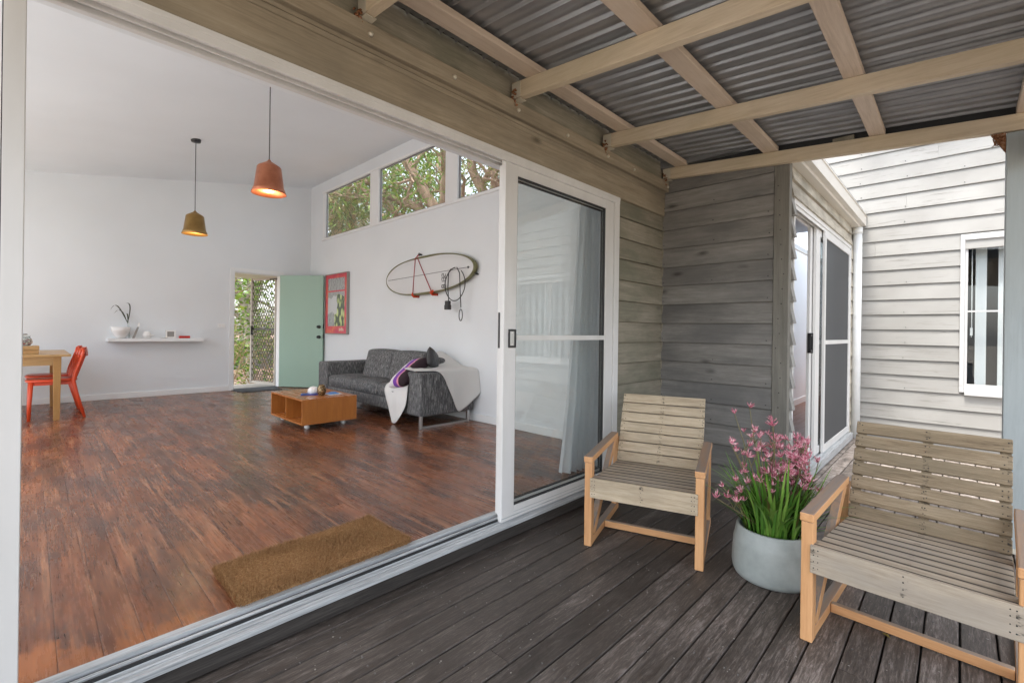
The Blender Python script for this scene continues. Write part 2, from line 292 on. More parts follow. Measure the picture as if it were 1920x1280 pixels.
    MT['surf_white'] = mat('white_surfboard_resin', (0.66, 0.665, 0.67), 0.3)
    MT['olive'] = mat('olive_surfboard_rail', (0.17, 0.165, 0.075), 0.35)
    MT['red_strap'] = mat('red_webbing', (0.32, 0.02, 0.03), 0.7)
    MT['orange_red'] = mat('orange_red_rubber', (0.6, 0.06, 0.01), 0.5)
    m = mat('sheer_curtain', (0.78, 0.8, 0.82), 0.85); t = NT(m); out = t.t.nodes['Material Output']
    tl = t.n('ShaderNodeBsdfTranslucent'); tl.inputs[0].default_value = (0.75, 0.77, 0.8, 1); mx = t.n('ShaderNodeMixShader'); mx.inputs[0].default_value = 0.45
    t.l(t.b.outputs[0], mx.inputs[1]); t.l(tl.outputs[0], mx.inputs[2]); t.l(mx.outputs[0], out.inputs[0]); MT['curtain'] = m
    MT['blind'] = mat('white_blind_slat', (0.6, 0.62, 0.64), 0.6)
    MT['dark_room'] = mat('dim_room_wall', (0.12, 0.13, 0.15), 0.9)
    # art print: red border, grey and lime abstract shapes (flat print)
    m = mat('art_print', (0.5, 0.5, 0.5), 0.35); t = NT(m); tc = t.n('ShaderNodeTexCoord'); sx = t.n('ShaderNodeSeparateXYZ'); t.l(tc.outputs['Object'], sx.inputs[0])
    wv = t.n('ShaderNodeTexWave'); wv.wave_type = 'BANDS'; wv.bands_direction = 'Y'; wv.inputs['Scale'].default_value = 9; wv.inputs['Distortion'].default_value = 7; wv.inputs['Detail'].default_value = 3; t.l(tc.outputs['Object'], wv.inputs[0])
    vo = t.n('ShaderNodeTexVoronoi'); vo.inputs['Scale'].default_value = 9; t.l(t.coord(False, (1, 1.6, 0.8)), vo.inputs['Vector'])
    lime = t.ramp(vo.outputs['Distance'], [(0.1, (0.62, 0.7, 0.35)), (0.4, (0.5, 0.6, 0.2)), (0.6, (0.05, 0.08, 0.03))])
    grey = t.ramp(wv.outputs['Fac'], [(0.2, (0.05, 0.055, 0.06)), (0.5, (0.35, 0.37, 0.38)), (0.8, (0.6, 0.62, 0.62))])
    mid = t.mix(t.math('GREATER_THAN', t.math('ADD', sx.outputs[2], t.math('MULTIPLY', t.noise(t.coord(False), 4), 0.25)), 0.26), t.mix(t.math('LESS_THAN', t.math('ADD', sx.outputs[1], t.math('MULTIPLY', t.noise(t.coord(False), 7), 0.18)), 0.06), (0.55, 0.56, 0.57), lime), grey)
    low = t.mix(t.math('LESS_THAN', t.math('ADD', sx.outputs[2], t.math('MULTIPLY', t.noise(t.coord(False), 9), 0.2)), -0.06), mid, t.mix(t.math('GREATER_THAN', sx.outputs[1], 0.06), lime, grey))
    t.color(low); MT['print'] = m
    m = mat('red_print_border', (0.62, 0.06, 0.09), 0.4); t = NT(m)
    t.color(t.ramp(t.noise(t.coord(False), 5, 5, 0.6), [(0.35, (0.55, 0.03, 0.09)), (0.55, (0.66, 0.07, 0.07)), (0.75, (0.72, 0.25, 0.07))])); MT['print_red'] = m
    MT['frame_grey'] = mat('grey_frame', (0.3, 0.28, 0.26), 0.45)
    # cushion cover: white, black and violet bands
    m = mat('banded_cushion', (0.7, 0.7, 0.7), 0.8); t = NT(m); v = t.coord(False, (1, 1, 1)); sx = t.n('ShaderNodeSeparateXYZ'); t.l(v, sx.inputs[0])
    a = t.math('ADD', sx.outputs[1], t.math('MULTIPLY', t.noise(v, 5, 3), 0.12))
    t.color(t.ramp(t.math('ADD', t.math('MULTIPLY', a, 1.4), 0.42), [(0.0, (0.02, 0.006, 0.012)), (0.40, (0.02, 0.006, 0.012)), (0.41, (0.62, 0.25, 0.33)), (0.46, (0.17, 0.04, 0.36)), (0.58, (0.17, 0.04, 0.36)), (0.59, (0.7, 0.66, 0.68)), (0.8, (0.7, 0.68, 0.7)), (0.82, (0.1, 0.01, 0.05))], 'CONSTANT')); MT['cushion'] = m
    m = mat('dark_satin', (0.035, 0.036, 0.04), 0.45); MT['dark_satin'] = m
    # landscape
    m = mat('mulch_ground', (0.14, 0.09, 0.06), 0.95); t = NT(m); v = t.coord(False)
    n = t.noise(v, 13, 9, 0.75); chips = t.ramp(n, [(0.3, (0.045, 0.025, 0.015)), (0.48, (0.17, 0.105, 0.07)), (0.62, (0.34, 0.25, 0.19)), (0.75, (0.12, 0.13, 0.04))])
    gr = t.ramp(t.noise(v, 21, 8, 0.7), [(0.3, (0.24, 0.2, 0.15)), (0.7, (0.42, 0.37, 0.3))])  # unseen deck-side ground, made pale to bounce warm light upward
    ge = t.n('ShaderNodeNewGeometry'); sx = t.n('ShaderNodeSeparateXYZ'); t.l(ge.outputs['Position'], sx.inputs[0])
    c = t.mix(t.math('GREATER_THAN', sx.outputs[1], 5.0), gr, chips); t.color(c); t.bump(n, 0.6, 0.03); MT['ground'] = m
    def leafm(name, a, b, c):
        m = mat(name, a, 0.5, 0, 0.4); t = NT(m); ge = t.n('ShaderNodeNewGeometry'); out = t.t.nodes['Material Output']
        col = t.ramp(ge.outputs['Random Per Island'], [(0.0, a), (0.5, b), (1.0, c)]); t.color(col)
        tl = t.n('ShaderNodeBsdfTranslucent'); t.l(col, tl.inputs[0]); mx = t.n('ShaderNodeMixShader'); mx.inputs[0].default_value = 0.35
        t.l(t.b.outputs[0], mx.inputs[1]); t.l(tl.outputs[0], mx.inputs[2]); t.l(mx.outputs[0], out.inputs[0]); return m
    MT['leaf_gum'] = leafm('gum_leaf', (0.07, 0.085, 0.02), (0.15, 0.165, 0.04), (0.3, 0.28, 0.09))
    MT['leaf_bright'] = leafm('bright_leaf', (0.06, 0.13, 0.015), (0.13, 0.24, 0.03), (0.26, 0.32, 0.06))
    MT['leaf_dry'] = leafm('dry_grass', (0.15, 0.13, 0.03), (0.24, 0.22, 0.06), (0.38, 0.33, 0.12))
    def bark(name, a, b):
        m = mat(name, a, 0.85); t = NT(m); n = t.noise(t.coord(False, (1, 1, 0.35)), 9, 7, 0.65); t.color(t.ramp(n, [(0.3, a), (0.7, b)])); t.bump(n, 0.5, 0.02); return m
    MT['bark_tan'] = bark('tan_bark', (0.3, 0.19, 0.1), (0.6, 0.44, 0.28)); MT['bark_red'] = bark('red_bark', (0.2, 0.12, 0.08), (0.44, 0.32, 0.23)); MT['bark_pale'] = bark('pale_bark', (0.26, 0.23, 0.18), (0.48, 0.44, 0.38))
    MT['pale_bounce'] = mat('pale_bounce_surface', (0.6, 0.6, 0.58), 0.35)
    MT['window_grey'] = mat('off_white_window_paint', (0.46, 0.46, 0.45), 0.45)
    MT['dark_leaf'] = mat('dark_sprig_leaf', (0.05, 0.055, 0.03), 0.5)
    MT['rubber_grey'] = mat('grey_window_sash', (0.2, 0.2, 0.2), 0.5)
    MT['bolt_dark'] = mat('dull_screw_head', (0.16, 0.15, 0.14), 0.5, 0.5)
    MT['sub_sill'] = wood('shadow_sill_timber', [(0.3, (0.012, 0.01, 0.009)), (0.5, (0.035, 0.03, 0.026)), (0.7, (0.08, 0.07, 0.062))], 'X', 20, 1.0, 0.8, 0.3)  # near-black tone paints in the shadow under the sill lip
    MT['concrete'] = mat('concrete', (0.33, 0.31, 0.28), 0.85); MT['fence_grey'] = mat('grey_paling', (0.2, 0.19, 0.18), 0.85)
    MT['jar_glass'] = mat('jar_glass', (0.8, 0.85, 0.85), 0.05); b = MT['jar_glass'].node_tree.nodes['Principled BSDF']; b.inputs['Transmission Weight'].default_value = 0.9; b.inputs['IOR'].default_value = 1.2
    MT['candy'] = mat('candy', (0.45, 0.02, 0.03), 0.4); MT['candy_white'] = mat('candy_white', (0.72, 0.62, 0.5), 0.4)
    m = mat('bronze_pattern_vase', (0.2, 0.15, 0.06), 0.35, 0.6); t = NT(m); ck = t.n('ShaderNodeTexVoronoi'); ck.inputs['Scale'].default_value = 55; t.l(t.coord(False, (1, 1, 1.5)), ck.inputs['Vector'])
    t.color(t.ramp(ck.outputs['Distance'], [(0.2, (0.5, 0.38, 0.2)), (0.5, (0.12, 0.07, 0.03))])); MT['vase'] = m
build_materials()
# ------------------------------------------------------------------ geometry helpers
class MB:
    def __init__(s): s.v = []; s.f = []; s.sm = []
    def add(s, vs, fs, smooth=False):
        k = len(s.v); s.v += [tuple(p) for p in vs]; s.f += [tuple(i + k for i in f) for f in fs]; s.sm += [smooth] * len(fs); return s
    def hexa(s, p):      # p: 4 bottom ccw, 4 top ccw
        return s.add(p, [(3, 2, 1, 0), (4, 5, 6, 7), (0, 1, 5, 4), (1, 2, 6, 5), (2, 3, 7, 6), (3, 0, 4, 7)])
    def box(s, x0, x1, y0, y1, z0, z1):
        if x0 > x1: x0, x1 = x1, x0
        if y0 > y1: y0, y1 = y1, y0
        if z0 > z1: z0, z1 = z1, z0
        return s.hexa([(x0, y0, z0), (x1, y0, z0), (x1, y1, z0), (x0, y1, z0), (x0, y0, z1), (x1, y0, z1), (x1, y1, z1), (x0, y1, z1)])
    def bar(s, a, b, w, h, up=(0, 0, 1)):
        a = Vector(a); b = Vector(b); d = (b - a).normalized(); u = Vector(up); side = d.cross(u)
        if side.length < 1e-4: side = d.cross(Vector((1, 0, 0)))
        side.normalize(); u = side.cross(d).normalized(); q = []
        for p in (a, b):
            q.append([p + side * sx * w / 2 + u * su * h / 2 for sx, su in ((-1, -1), (1, -1), (1, 1), (-1, 1))])
        return s.add(q[0] + q[1], [(0, 1, 2, 3), (7, 6, 5, 4), (0, 4, 5, 1), (1, 5, 6, 2), (2, 6, 7, 3), (3, 7, 4, 0)])
    def tube(s, pts, r, n=8, caps=True, smooth=True):
        pts = [Vector(p) for p in pts]; rr = r if hasattr(r, '__len__') else [r] * len(pts); vs = []; fs = []; pu = None
        for i, p in enumerate(pts):
            t = (pts[min(i + 1, len(pts) - 1)] - pts[max(i - 1, 0)]).normalized()
            if pu is None:
                pu = t.cross(Vector((0, 0, 1)))
                if pu.length < 1e-3: pu = Vector((1, 0, 0))
            pu = (pu - t * pu.dot(t)).normalized(); w = t.cross(pu)
            for k in range(n):
                a = 2 * math.pi * k / n; vs.append(p + (pu * math.cos(a) + w * math.sin(a)) * rr[i])
        for i in range(len(pts) - 1):
            for k in range(n): fs.append((i * n + k, i * n + (k + 1) % n, (i + 1) * n + (k + 1) % n, (i + 1) * n + k))
        if caps: fs.append(tuple(range(n - 1, -1, -1))); fs.append(tuple((len(pts) - 1) * n + k for k in range(n)))
        return s.add(vs, fs, smooth)
    def lathe(s, prof, n=32, c=(0, 0, 0), smooth=True, cap=True):
        vs = []; fs = []
        for r, z in prof:
            for k in range(n):
                a = 2 * math.pi * k / n; vs.append((c[0] + r * math.cos(a), c[1] + r * math.sin(a), c[2] + z))
        m = len(prof)
        for i in range(m - 1):
            for k in range(n): fs.append((i * n + k, i * n + (k + 1) % n, (i + 1) * n + (k + 1) % n, (i + 1) * n + k))
        if cap: fs.append(tuple(range(n - 1, -1, -1))); fs.append(tuple((m - 1) * n + k for k in range(n)))
        return s.add(vs, fs, smooth)
    def prism(s, poly, axis, a, b):     # poly in the two other axes (cyclic order), extruded along axis
        def P(u, v, w): return {'X': (w, u, v), 'Y': (u, w, v), 'Z': (u, v, w)}[axis]
        n = len(poly); vs = [P(u, v, a) for u, v in poly] + [P(u, v, b) for u, v in poly]
        fs = [tuple(range(n - 1, -1, -1)), tuple(range(n, 2 * n))] + [(i, (i + 1) % n, n + (i + 1) % n, n + i) for i in range(n)]
        return s.add(vs, fs)
    def grid(s, fn, nu, nv, smooth=True):
        vs = [fn(i / nu, j / nv) for i in range(nu + 1) for j in range(nv + 1)]
        fs = [(i * (nv + 1) + j, (i + 1) * (nv + 1) + j, (i + 1) * (nv + 1) + j + 1, i * (nv + 1) + j + 1) for i in range(nu) for j in range(nv)]
        return s.add(vs, fs, smooth)
    def wallgrid(s, axis, c0, c1, u0, u1, z0, z1, holes, top=None):
        """slab across axis between c0 and c1, in u and z, less rectangular holes (ua, ub, za, zb); top(u) slopes the upper edge"""
        us = sorted({u0, u1, *[h for q in holes for h in q[:2] if u0 < h < u1]}); zs = sorted({z0, z1, *[h for q in holes for h in q[2:] if z0 < h < z1]})
        for i in range(len(us) - 1):
            for j in range(len(zs) - 1):
                um, zm = (us[i] + us[i + 1]) / 2, (zs[j] + zs[j + 1]) / 2
                if any(a < um < b and c < zm < d for a, b, c, d in holes): continue
                ta = top(us[i]) if top and j == len(zs) - 2 else zs[j + 1]; tb = top(us[i + 1]) if top and j == len(zs) - 2 else zs[j + 1]
                a, b = us[i], us[i + 1]; lo = zs[j]
                if axis == 'X': s.hexa([(c0, a, lo), (c1, a, lo), (c1, b, lo), (c0, b, lo), (c0, a, ta), (c1, a, ta), (c1, b, tb), (c0, b, tb)])
                else: s.hexa([(a, c0, lo), (b, c0, lo), (b, c1, lo), (a, c1, lo), (a, c0, ta), (b, c0, tb), (b, c1, tb), (a, c1, ta)])
        return s
    def mesh(s, name, fix=True):
        me = bpy.data.meshes.new(name); me.from_pydata(s.v, [], s.f); me.polygons.foreach_set('use_smooth', s.sm)
        if fix:
            bm = bmesh.new(); bm.from_mesh(me); bmesh.ops.recalc_face_normals(bm, faces=bm.faces); bm.to_mesh(me); bm.free()
        me.update(); return me

ORG = {}
def link(o, parent=None, loc=None, rot=None):
    COL.objects.link(o)
    if parent is not None: o.parent = parent
    if loc is not None: o.location = loc
    if rot is not None: o.rotation_euler = rot
    return o
def part(name, mb, m, parent=None, loc=None, rot=None, bevel=0, seg=2, world=True, fix=True, mesh=None):
    """one mesh object. world=True: vertices are world coordinates (parent unrotated); otherwise local to loc"""
    me = mesh if mesh is not None else mb.mesh(name, fix)
    if world and parent is not None and mesh is None:
        g = ORG.get(parent.name, Vector((0, 0, 0))); me.transform(Matrix.Translation(-g))
    if not me.materials: me.materials.append(MT[m] if isinstance(m, str) else m)
    o = bpy.data.objects.new(name, me); link(o, parent, loc, rot)
    ORG[o.name] = ORG.get(parent.name, Vector((0, 0, 0))) if parent is not None else Vector((0, 0, 0))
    if bevel:
        b = o.modifiers.new('bevel', 'BEVEL'); b.width = bevel; b.segments = seg; b.limit_method = 'ANGLE'; b.angle_limit = R(40); b.harden_normals = False
    return o
def tag(o, label=None, cat=None, group=None, kind=None):
    if label: o['label'] = label
    if cat: o['category'] = cat
    if group: o['group'] = group
    if kind: o['kind'] = kind
    return o
def thing(name, label, cat, loc=(0, 0, 0), rotz=0.0, group=None):
    o = bpy.data.objects.new(name, None); o.empty_display_size = 0.1; link(o, None, loc, (0, 0, rotz)); ORG[o.name] = Vector(loc)
    return tag(o, label, cat, group)
def struct(name, mb, m, parent=None, bevel=0):
    o = part(name, mb, m, parent, bevel=bevel)
    if parent is None: o['kind'] = 'structure'
    return o
def kids(o): return [c for c in bpy.data.objects if c.parent is o]
def copy_tree(o, parent=None):
    c = o.copy(); COL.objects.link(c); c.parent = parent
    for k in kids(o): copy_tree(k, c)
    return c
def smooth_all(o): o.data.polygons.foreach_set('use_smooth', [True] * len(o.data.polygons)); return o
def subsurf(o, n=2):
    q = o.modifiers.new('subsurf', 'SUBSURF'); q.levels = n; q.render_levels = n; return smooth_all(o)
def ceil_z(x): return 3.15 + 0.1695 * x

D = -0.12            # deck level (room floor is 0)
XC = 3.89            # outer corner of the recess: dark timber wall plane
Y2 = 0.93            # plane of the second sliding door
XW = 6.85            # white weatherboard wing
# ------------------------------------------------------------------ ground and air
g = MB(); g.grid(lambda a, b: (-110 + 220 * a, -110 + 220 * b, -0.5), 8, 8, False); struct('ground', g, 'ground')

# ------------------------------------------------------------------ room shell
struct('bounce_floor', MB().box(-5, -0.365, 1.995, 9.02, -0.12, -0.001), 'pale_bounce')  # unseen floor, made pale to throw neutral light into the room
fl = struct('floor', MB().box(-0.362, 3.743, 1.995, 9.02, -0.12, -0.006), 'floor')
BW = 0.108
fm = {}
for i in range(38):
    x0 = -0.36 + i * BW
    cuts = [1.998]; y = 1.998 + rnd.uniform(0.5, 3.2)
    while y < 8.3: cuts.append(y); y += rnd.uniform(1.8, 3.6)
    cuts.append(9.018)
    w = min(BW, 3.742 - x0) - 0.0018
    if w < 0.01: continue
    for a, b in zip(cuts[:-1], cuts[1:]):
        q = MB(); t = 0.0007; L = b - a - 0.001
        q.prism([(0, -0.005), (w, -0.005), (w, -t), (w - t, 0), (t, 0), (0, -t)], 'Y', 0, L)
        part('floorboard', q, 'floor', fl, loc=(x0, a, rnd.uniform(-0.0004, 0.0004)), world=False, fix=True)

dy0, dy1, dz = 2.434, 3.19, 2.045    # front door opening on the far wall
holes_far = [(dy0, dy1, -0.2, dz), (-4.7, -1.0, 0.1, 2.15)]  # the wide hole is out of view, added to let daylight in
struct('wall_back', MB().wallgrid('Y', 9.02, 9.14, -5.12, 3.9, -0.12, 2.3, holes_far, lambda x: ceil_z(x) + 0.05), 'wall_white')
win = [(6.76, 8.37, 2.735, 3.565), (4.83, 6.49, 2.735, 3.565), (2.95, 4.58, 2.735, 3.565)]
struct('wall_window_side', MB().wallgrid('X', 3.743, 3.785, 1.98, 9.02, -0.12, 3.83, win), 'wall_white')
struct('wall_left', MB().wallgrid('X', -5.12, -5.0, 1.98, 9.02, -0.12, 2.36, [(2.4, 5.4, 0.0, 2.15), (5.8, 8.7, 0.0, 2.15)]), 'wall_white')  # unseen openings, put in to brighten the room
q = MB().wallgrid('Y', 1.95, 2.02, -5.12, 3.86, -0.12, 2.10, [(-4.9, -0.07, -0.12, 2.3), (-0.07, 3.115, -0.2, 2.3)])  # left opening is unseen and there to light the room
q.wallgrid('Y', 2.015, 2.06, -5.12, 3.743, 2.075, 2.2, [], lambda x: ceil_z(x) + 0.05)
struct('wall_front', q, 'wall_white')
q = MB()
def ceil_slab(xa, xb, ya, yb): q.hexa([(xa, ya, ceil_z(xa)), (xb, ya, ceil_z(xb)), (xb, yb, ceil_z(xb)), (xa, yb, ceil_z(xa))] + [(x, y, ceil_z(x) + .12) for x, y in ((xa, ya), (xb, ya), (xb, yb), (xa, yb))])
# ceiling gaps on the unseen side, added to brighten the room
for xa, xb, ya, yb in ((-5.2, -4.8, 1.9, 9.1), (-1.4, 3.743, 1.9, 9.1), (-4.8, -1.4, 1.9, 2.3), (-4.8, -1.4, 5.1, 5.5), (-4.8, -1.4, 8.5, 9.1)): ceil_slab(xa, xb, ya, yb)
struct('ceiling', q, 'ceiling_white')
# skirting boards
sk = MB().box(-4.99, 2.37, 9.004, 9.0185, 0, 0.085).box(3.728, 3.7415, 2.07, 9.0, 0, 0.085).box(3.25, 3.726, 9.004, 9.0185, 0, 0.085)
o = struct('skirting_board', sk, 'trim_white', bevel=0.004); tag(o, kind='structure')

# clerestory windows: one framed unit of three panes
cw = thing('clerestory_window', 'high white framed window strip of three panes under the sloping ceiling, trees behind', 'window', (3.80, 5.6, 2.7))
q = MB()
q.box(3.725, 3.80, 2.90, 8.50, 2.70, 2.738); q.box(3.725, 3.80, 2.90, 8.50, 3.562, 3.60)
part('window_frame', q, 'trim_white', cw, bevel=0.004)
for a, b in ((8.37, 8.47), (6.49, 6.76), (4.58, 4.83), (2.9, 2.95)):
    part('mullion', MB().box(3.727, 3.775, a - .0002, b + .0002, 2.7385, 3.5615), 'trim_white', cw, bevel=0.004)
for a, b, c, d in win:
    s_ = part('sash', MB().wallgrid('X', 3.752, 3.772, a + .0005, b - .0005, c + .0035, d - .0035, [(a + 0.015, b - 0.015, c + 0.018, d - 0.018)]), 'rubber_grey', cw)
    part('pane', MB().box(3.760, 3.764, a + 0.01, b - 0.01, c + 0.012, d - 0.012), 'glass', s_)

# ------------------------------------------------------------------ verandah deck: loose planks on bearers
dk = struct('deck', MB().box(-3.0, 6.8, -2.9, 1.92, D - 0.2, D - 0.12).box(-3, -2.9, -2.9, 1.9, D - 0.5, D - 0.2).box(-3.0, XC, 1.935, 1.96, D - .2, -0.02), MT['dark_gutter'])
PITCH = 0.1067; GAP = 0.0065
for k in range(-34, 12):
    y0 = 0.735 + (k - 1) * PITCH + GAP / 2; y1 = 0.735 + k * PITCH - GAP / 2
    if y1 > 1.93 or y0 < -2.8: continue
    xe = XC - 0.03 if y0 > Y2 - 0.06 else XW - 0.01
    xs = [-2.95]; x = -2.95 + rnd.uniform(1.4, 4.5)
    while x < xe - 0.7: xs.append(x); x += rnd.uniform(2.2, 5.0)
    if k == 0: xs = [-2.95, 0.4, 3.05, 5.6]
    xs.append(xe)
    for a, b in zip(xs[:-1], xs[1:]):
        w = y1 - y0; c = 0.0035; L = b - a - 0.003; q = MB()
        q.prism([(0, -0.024), (w, -0.024), (w, -c), (w - c * .7, 0), (c * .7, 0), (0, -c)], 'X', 0, L)
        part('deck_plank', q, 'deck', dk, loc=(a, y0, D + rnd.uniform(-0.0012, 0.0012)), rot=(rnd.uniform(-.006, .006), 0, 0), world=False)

q = MB(); rs = random.Random(4)
for x in [-0.05 + .45 * i for i in range(15)]:
    for k in range(-10, 12):
        yc = 0.735 + (k - .5) * PITCH
        if x > XC - .1 and yc > Y2 - .06: continue
        for o_ in (-.027, .027):
            xx, yy = x + rs.uniform(-.006, .006), yc + o_ + rs.uniform(-.004, .004); q.tube([(xx, yy, D - .002), (xx, yy, D + .0022)], 0.0036, 7)
tag(part('deck_screws', q, 'bolt_dark', dk), kind='stuff')
# ------------------------------------------------------------------ weatherboard walls
def boards(parent, start, L, facing, z0, pitch, n, m, lip=0.028, splits=None, name='weatherboard', skip=()):
    """facing '-y': boards run along +x; facing '-x': boards run along -y from start"""
    rz = 0 if facing == '-y' else R(-90); g = ORG[parent.name]; cache = {}
    for k in range(n):
        if k in skip: continue
        segs = (splits or {}).get(k, [(0, L)])
        for a, b in segs:
            key = (round(b - a, 4)); H = pitch + 0.013
            if key not in cache:
                q = MB(); q.prism([(-lip, 0), (-0.0015, 0), (-0.0015, H), (-0.0035, H), (-0.0035, pitch - 0.0065), (-0.0115, pitch - 0.0065), (-lip - 0.001, 0.004)], 'X', 0, b - a)
                cache[key] = q.mesh(name)
                cache[key].materials.append(MT[m])
            off = Vector((a, 0, 0)) if facing == '-y' else Vector((0, -a, 0))
            p = Vector(start) + off + Vector((0, 0, z0 + k * pitch - start[2])) - g
            part(name, None, m, parent, loc=p, rot=(rnd.uniform(-.008, .008), rnd.uniform(-.0012, .0012), rz), mesh=cache[key])
BP = 0.1625; BZ = 1.005 - 7 * BP       # lowest board edge
# the dark recess wall
dw = thing('weatherboard_wall', 'dark grey weathered timber wall of horizontal boards behind the left garden chair', 'wall', (XC, 1.9, D))
part('wall_core', MB().box(XC, XC + 0.12, Y2 + 0.003, 1.97, D + 0.02, 2.45), 'board_grey', dw)
boards(dw, (XC, 1.905, BZ), 0.892, '-x', BZ, BP, 16, 'board_grey')
part('corner_post', MB().box(XC - 0.027, XC + 0.045, Y2 - 0.022, Y2 + 0.081, D + 0.004, 2.36), 'board_grey_v', dw, bevel=0.004)
part('corner_bead', MB().box(XC - 0.02, XC - 0.001, 1.889, 1.906, D + 0.004, 2.3), 'board_olive', dw, bevel=0.004)
# strip of boards between the big slider and the corner, and the fascia above the slider
fw = thing('weatherboard_facade', 'olive stained timber wall and head boards above and beside the wide open sliding door', 'wall', (3.5, 1.92, D))
part('wall_core', MB().box(3.12, XC, 1.918, 1.949, D + .02, 2.5).box(-5.1, 3.12, 1.918, 1.949, 2.107, 2.5), 'board_olive', fw)
boards(fw, (3.118, 1.918, BZ), XC - 3.118 - 0.012, '-y', BZ, BP, 14, 'board_olive')
part('head_board', MB().box(-3.0, 3.87, 1.878, 1.917, 2.108, 2.272), 'fascia', fw, bevel=0.005)
part('moulding', MB().prism([(1.917, 2.273), (1.884, 2.274), (1.872, 2.29), (1.882, 2.30), (1.862, 2.322), (1.868, 2.333), (1.917, 2.333)], 'X', -3.0, 3.872), 'fascia', fw)
part('upper_board', MB().box(-3.0, 3.866, 1.884, 1.9165, 2.334, 2.60), 'board_olive', fw, bevel=0.004)

# ------------------------------------------------------------------ wide sliding door
sdr = thing('sliding_door', 'wide white aluminium sliding door, half open, its glass panels parked at the right', 'sliding door', (1.5, 1.9, -0.03))
fr = part('door_frame', MB().box(-0.06, 3.115, 1.872, 1.889, 2.056, 2.104).box(-0.06, 3.115, 1.87, 2.012, 2.086, 2.106).box(-0.03, 3.1, 1.928, 1.938, 2.060, 2.0855).box(-0.03, 3.1, 1.984, 2.010, 2.064, 2.0855), 'alu', sdr, bevel=0.002)
for a, b in ((-0.058, -0.014), (3.05, 3.113)):
    part('jamb', MB().box(a, b, 1.873, 2.008, -0.02, 2.0855), 'alu', sdr, bevel=0.002)
part('jamb_groove', MB().box(-0.0595, -0.052, 1.8735, 1.8765, -0.02, 2.08), 'rubber', sdr)
tr = part('track_sill', MB().box(-2.9, 3.113, 1.962, 2.002, -0.03, 0.003).box(-2.9, 3.113, 1.912, 1.9625, -0.03, -0.019).box(-2.9, 3.113, 1.927, 1.940, -0.03, -0.004).box(-2.9, 3.113, 1.888, 1.9125, -0.04, -0.024).box(-2.9, 3.113, 1.882, 1.888, -0.04, -0.031).box(-2.9, 3.113, 1.8635, 1.8815, -0.04, -0.0255), 'sill', sdr, bevel=0.002)
part('sill_lip', MB().box(-2.9, 3.113, 1.850, 1.8625, -0.046, -0.0255), 'sill', sdr, bevel=0.002)
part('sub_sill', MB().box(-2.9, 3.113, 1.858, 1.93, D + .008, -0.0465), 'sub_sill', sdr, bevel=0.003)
for yy in (1.9435, 1.913):
    part('track_rail', MB().box(-2.9, 3.1, yy, yy + 0.006, -0.024, -0.008), 'rubber', sdr)
def slide_panel(x0, x1, y0, y1, z0, z1, stile, top, bot, glassm, mid=True, handle=True):
    p = part('sliding_panel', MB().box(x0, x0 + stile, y0, y1, z0, z1).box(x1 - stile, x1, y0, y1, z0, z1).box(x0 + stile, x1 - stile, y0 + .001, y1 - .001, z1 - top, z1 - .001).box(x0 + stile, x1 - stile, y0 + .001, y1 - .001, z0 + .001, z0 + bot), 'alu', sdr, bevel=0.003)
    a, b = x0 + stile, x1 - stile; zb, zt = z0 + bot, z1 - top
    part('glazing_bead', MB().wallgrid('Y', y0 + 0.007, y1 - 0.007, a - .001, b + .001, zb - .001, zt + .001, [(a + 0.007, b - 0.007, zb + 0.007, zt - 0.007)]), 'rubber', p)
    part('pane', MB().box(a + .005, b - .005, (y0 + y1) / 2 - .002, (y0 + y1) / 2 + .002, zb + .005, zt - .005), glassm, p)
    if mid: part('mid_rail', MB().box(a + .001, b - .001, y0 + .004, y1 - .004, 1.026, 1.058), 'alu', p, bevel=0.002)
    if bot > 0.06: part('kick_groove', MB().box(a, b, y0 - .0015, y0 + .002, z0 + bot * .52, z0 + bot * .56).box(x0 + .002, x1 - .002, y0 - .002, y0 + .002, z0 + 0.018, z0 + 0.023), 'sill', p)
    if handle:
        part('handle', MB().box(x0 + 0.035, x0 + 0.095, y0 - 0.012, y0 - 0.0005, 0.985, 1.092), 'black', p, bevel=0.003)
        part('handle_plate', MB().box(x0 + 0.041, x0 + 0.072, y0 - 0.015, y0 - 0.0122, 0.997, 1.08), 'chrome', p, bevel=0.001)
        for zz in (1.004, 1.073): part('screw', MB().box(x0 + 0.05, x0 + 0.058, y0 - 0.0165, y0 - 0.0151, zz - .004, zz + .004), 'porcelain', p)
    return p
slide_panel(1.889, 3.047, 1.885, 1.918, -0.022, 2.072, 0.103, 0.075, 0.075, 'glass')
p2 = slide_panel(1.928, 3.047, 1.947, 1.978, -0.005, 2.062, 0.04, 0.06, 0.06, 'glass', False, False)
part('pull', MB().box(1.922, 1.929, 1.955, 1.968, 0.98, 1.19), 'black', p2, bevel=0.002)

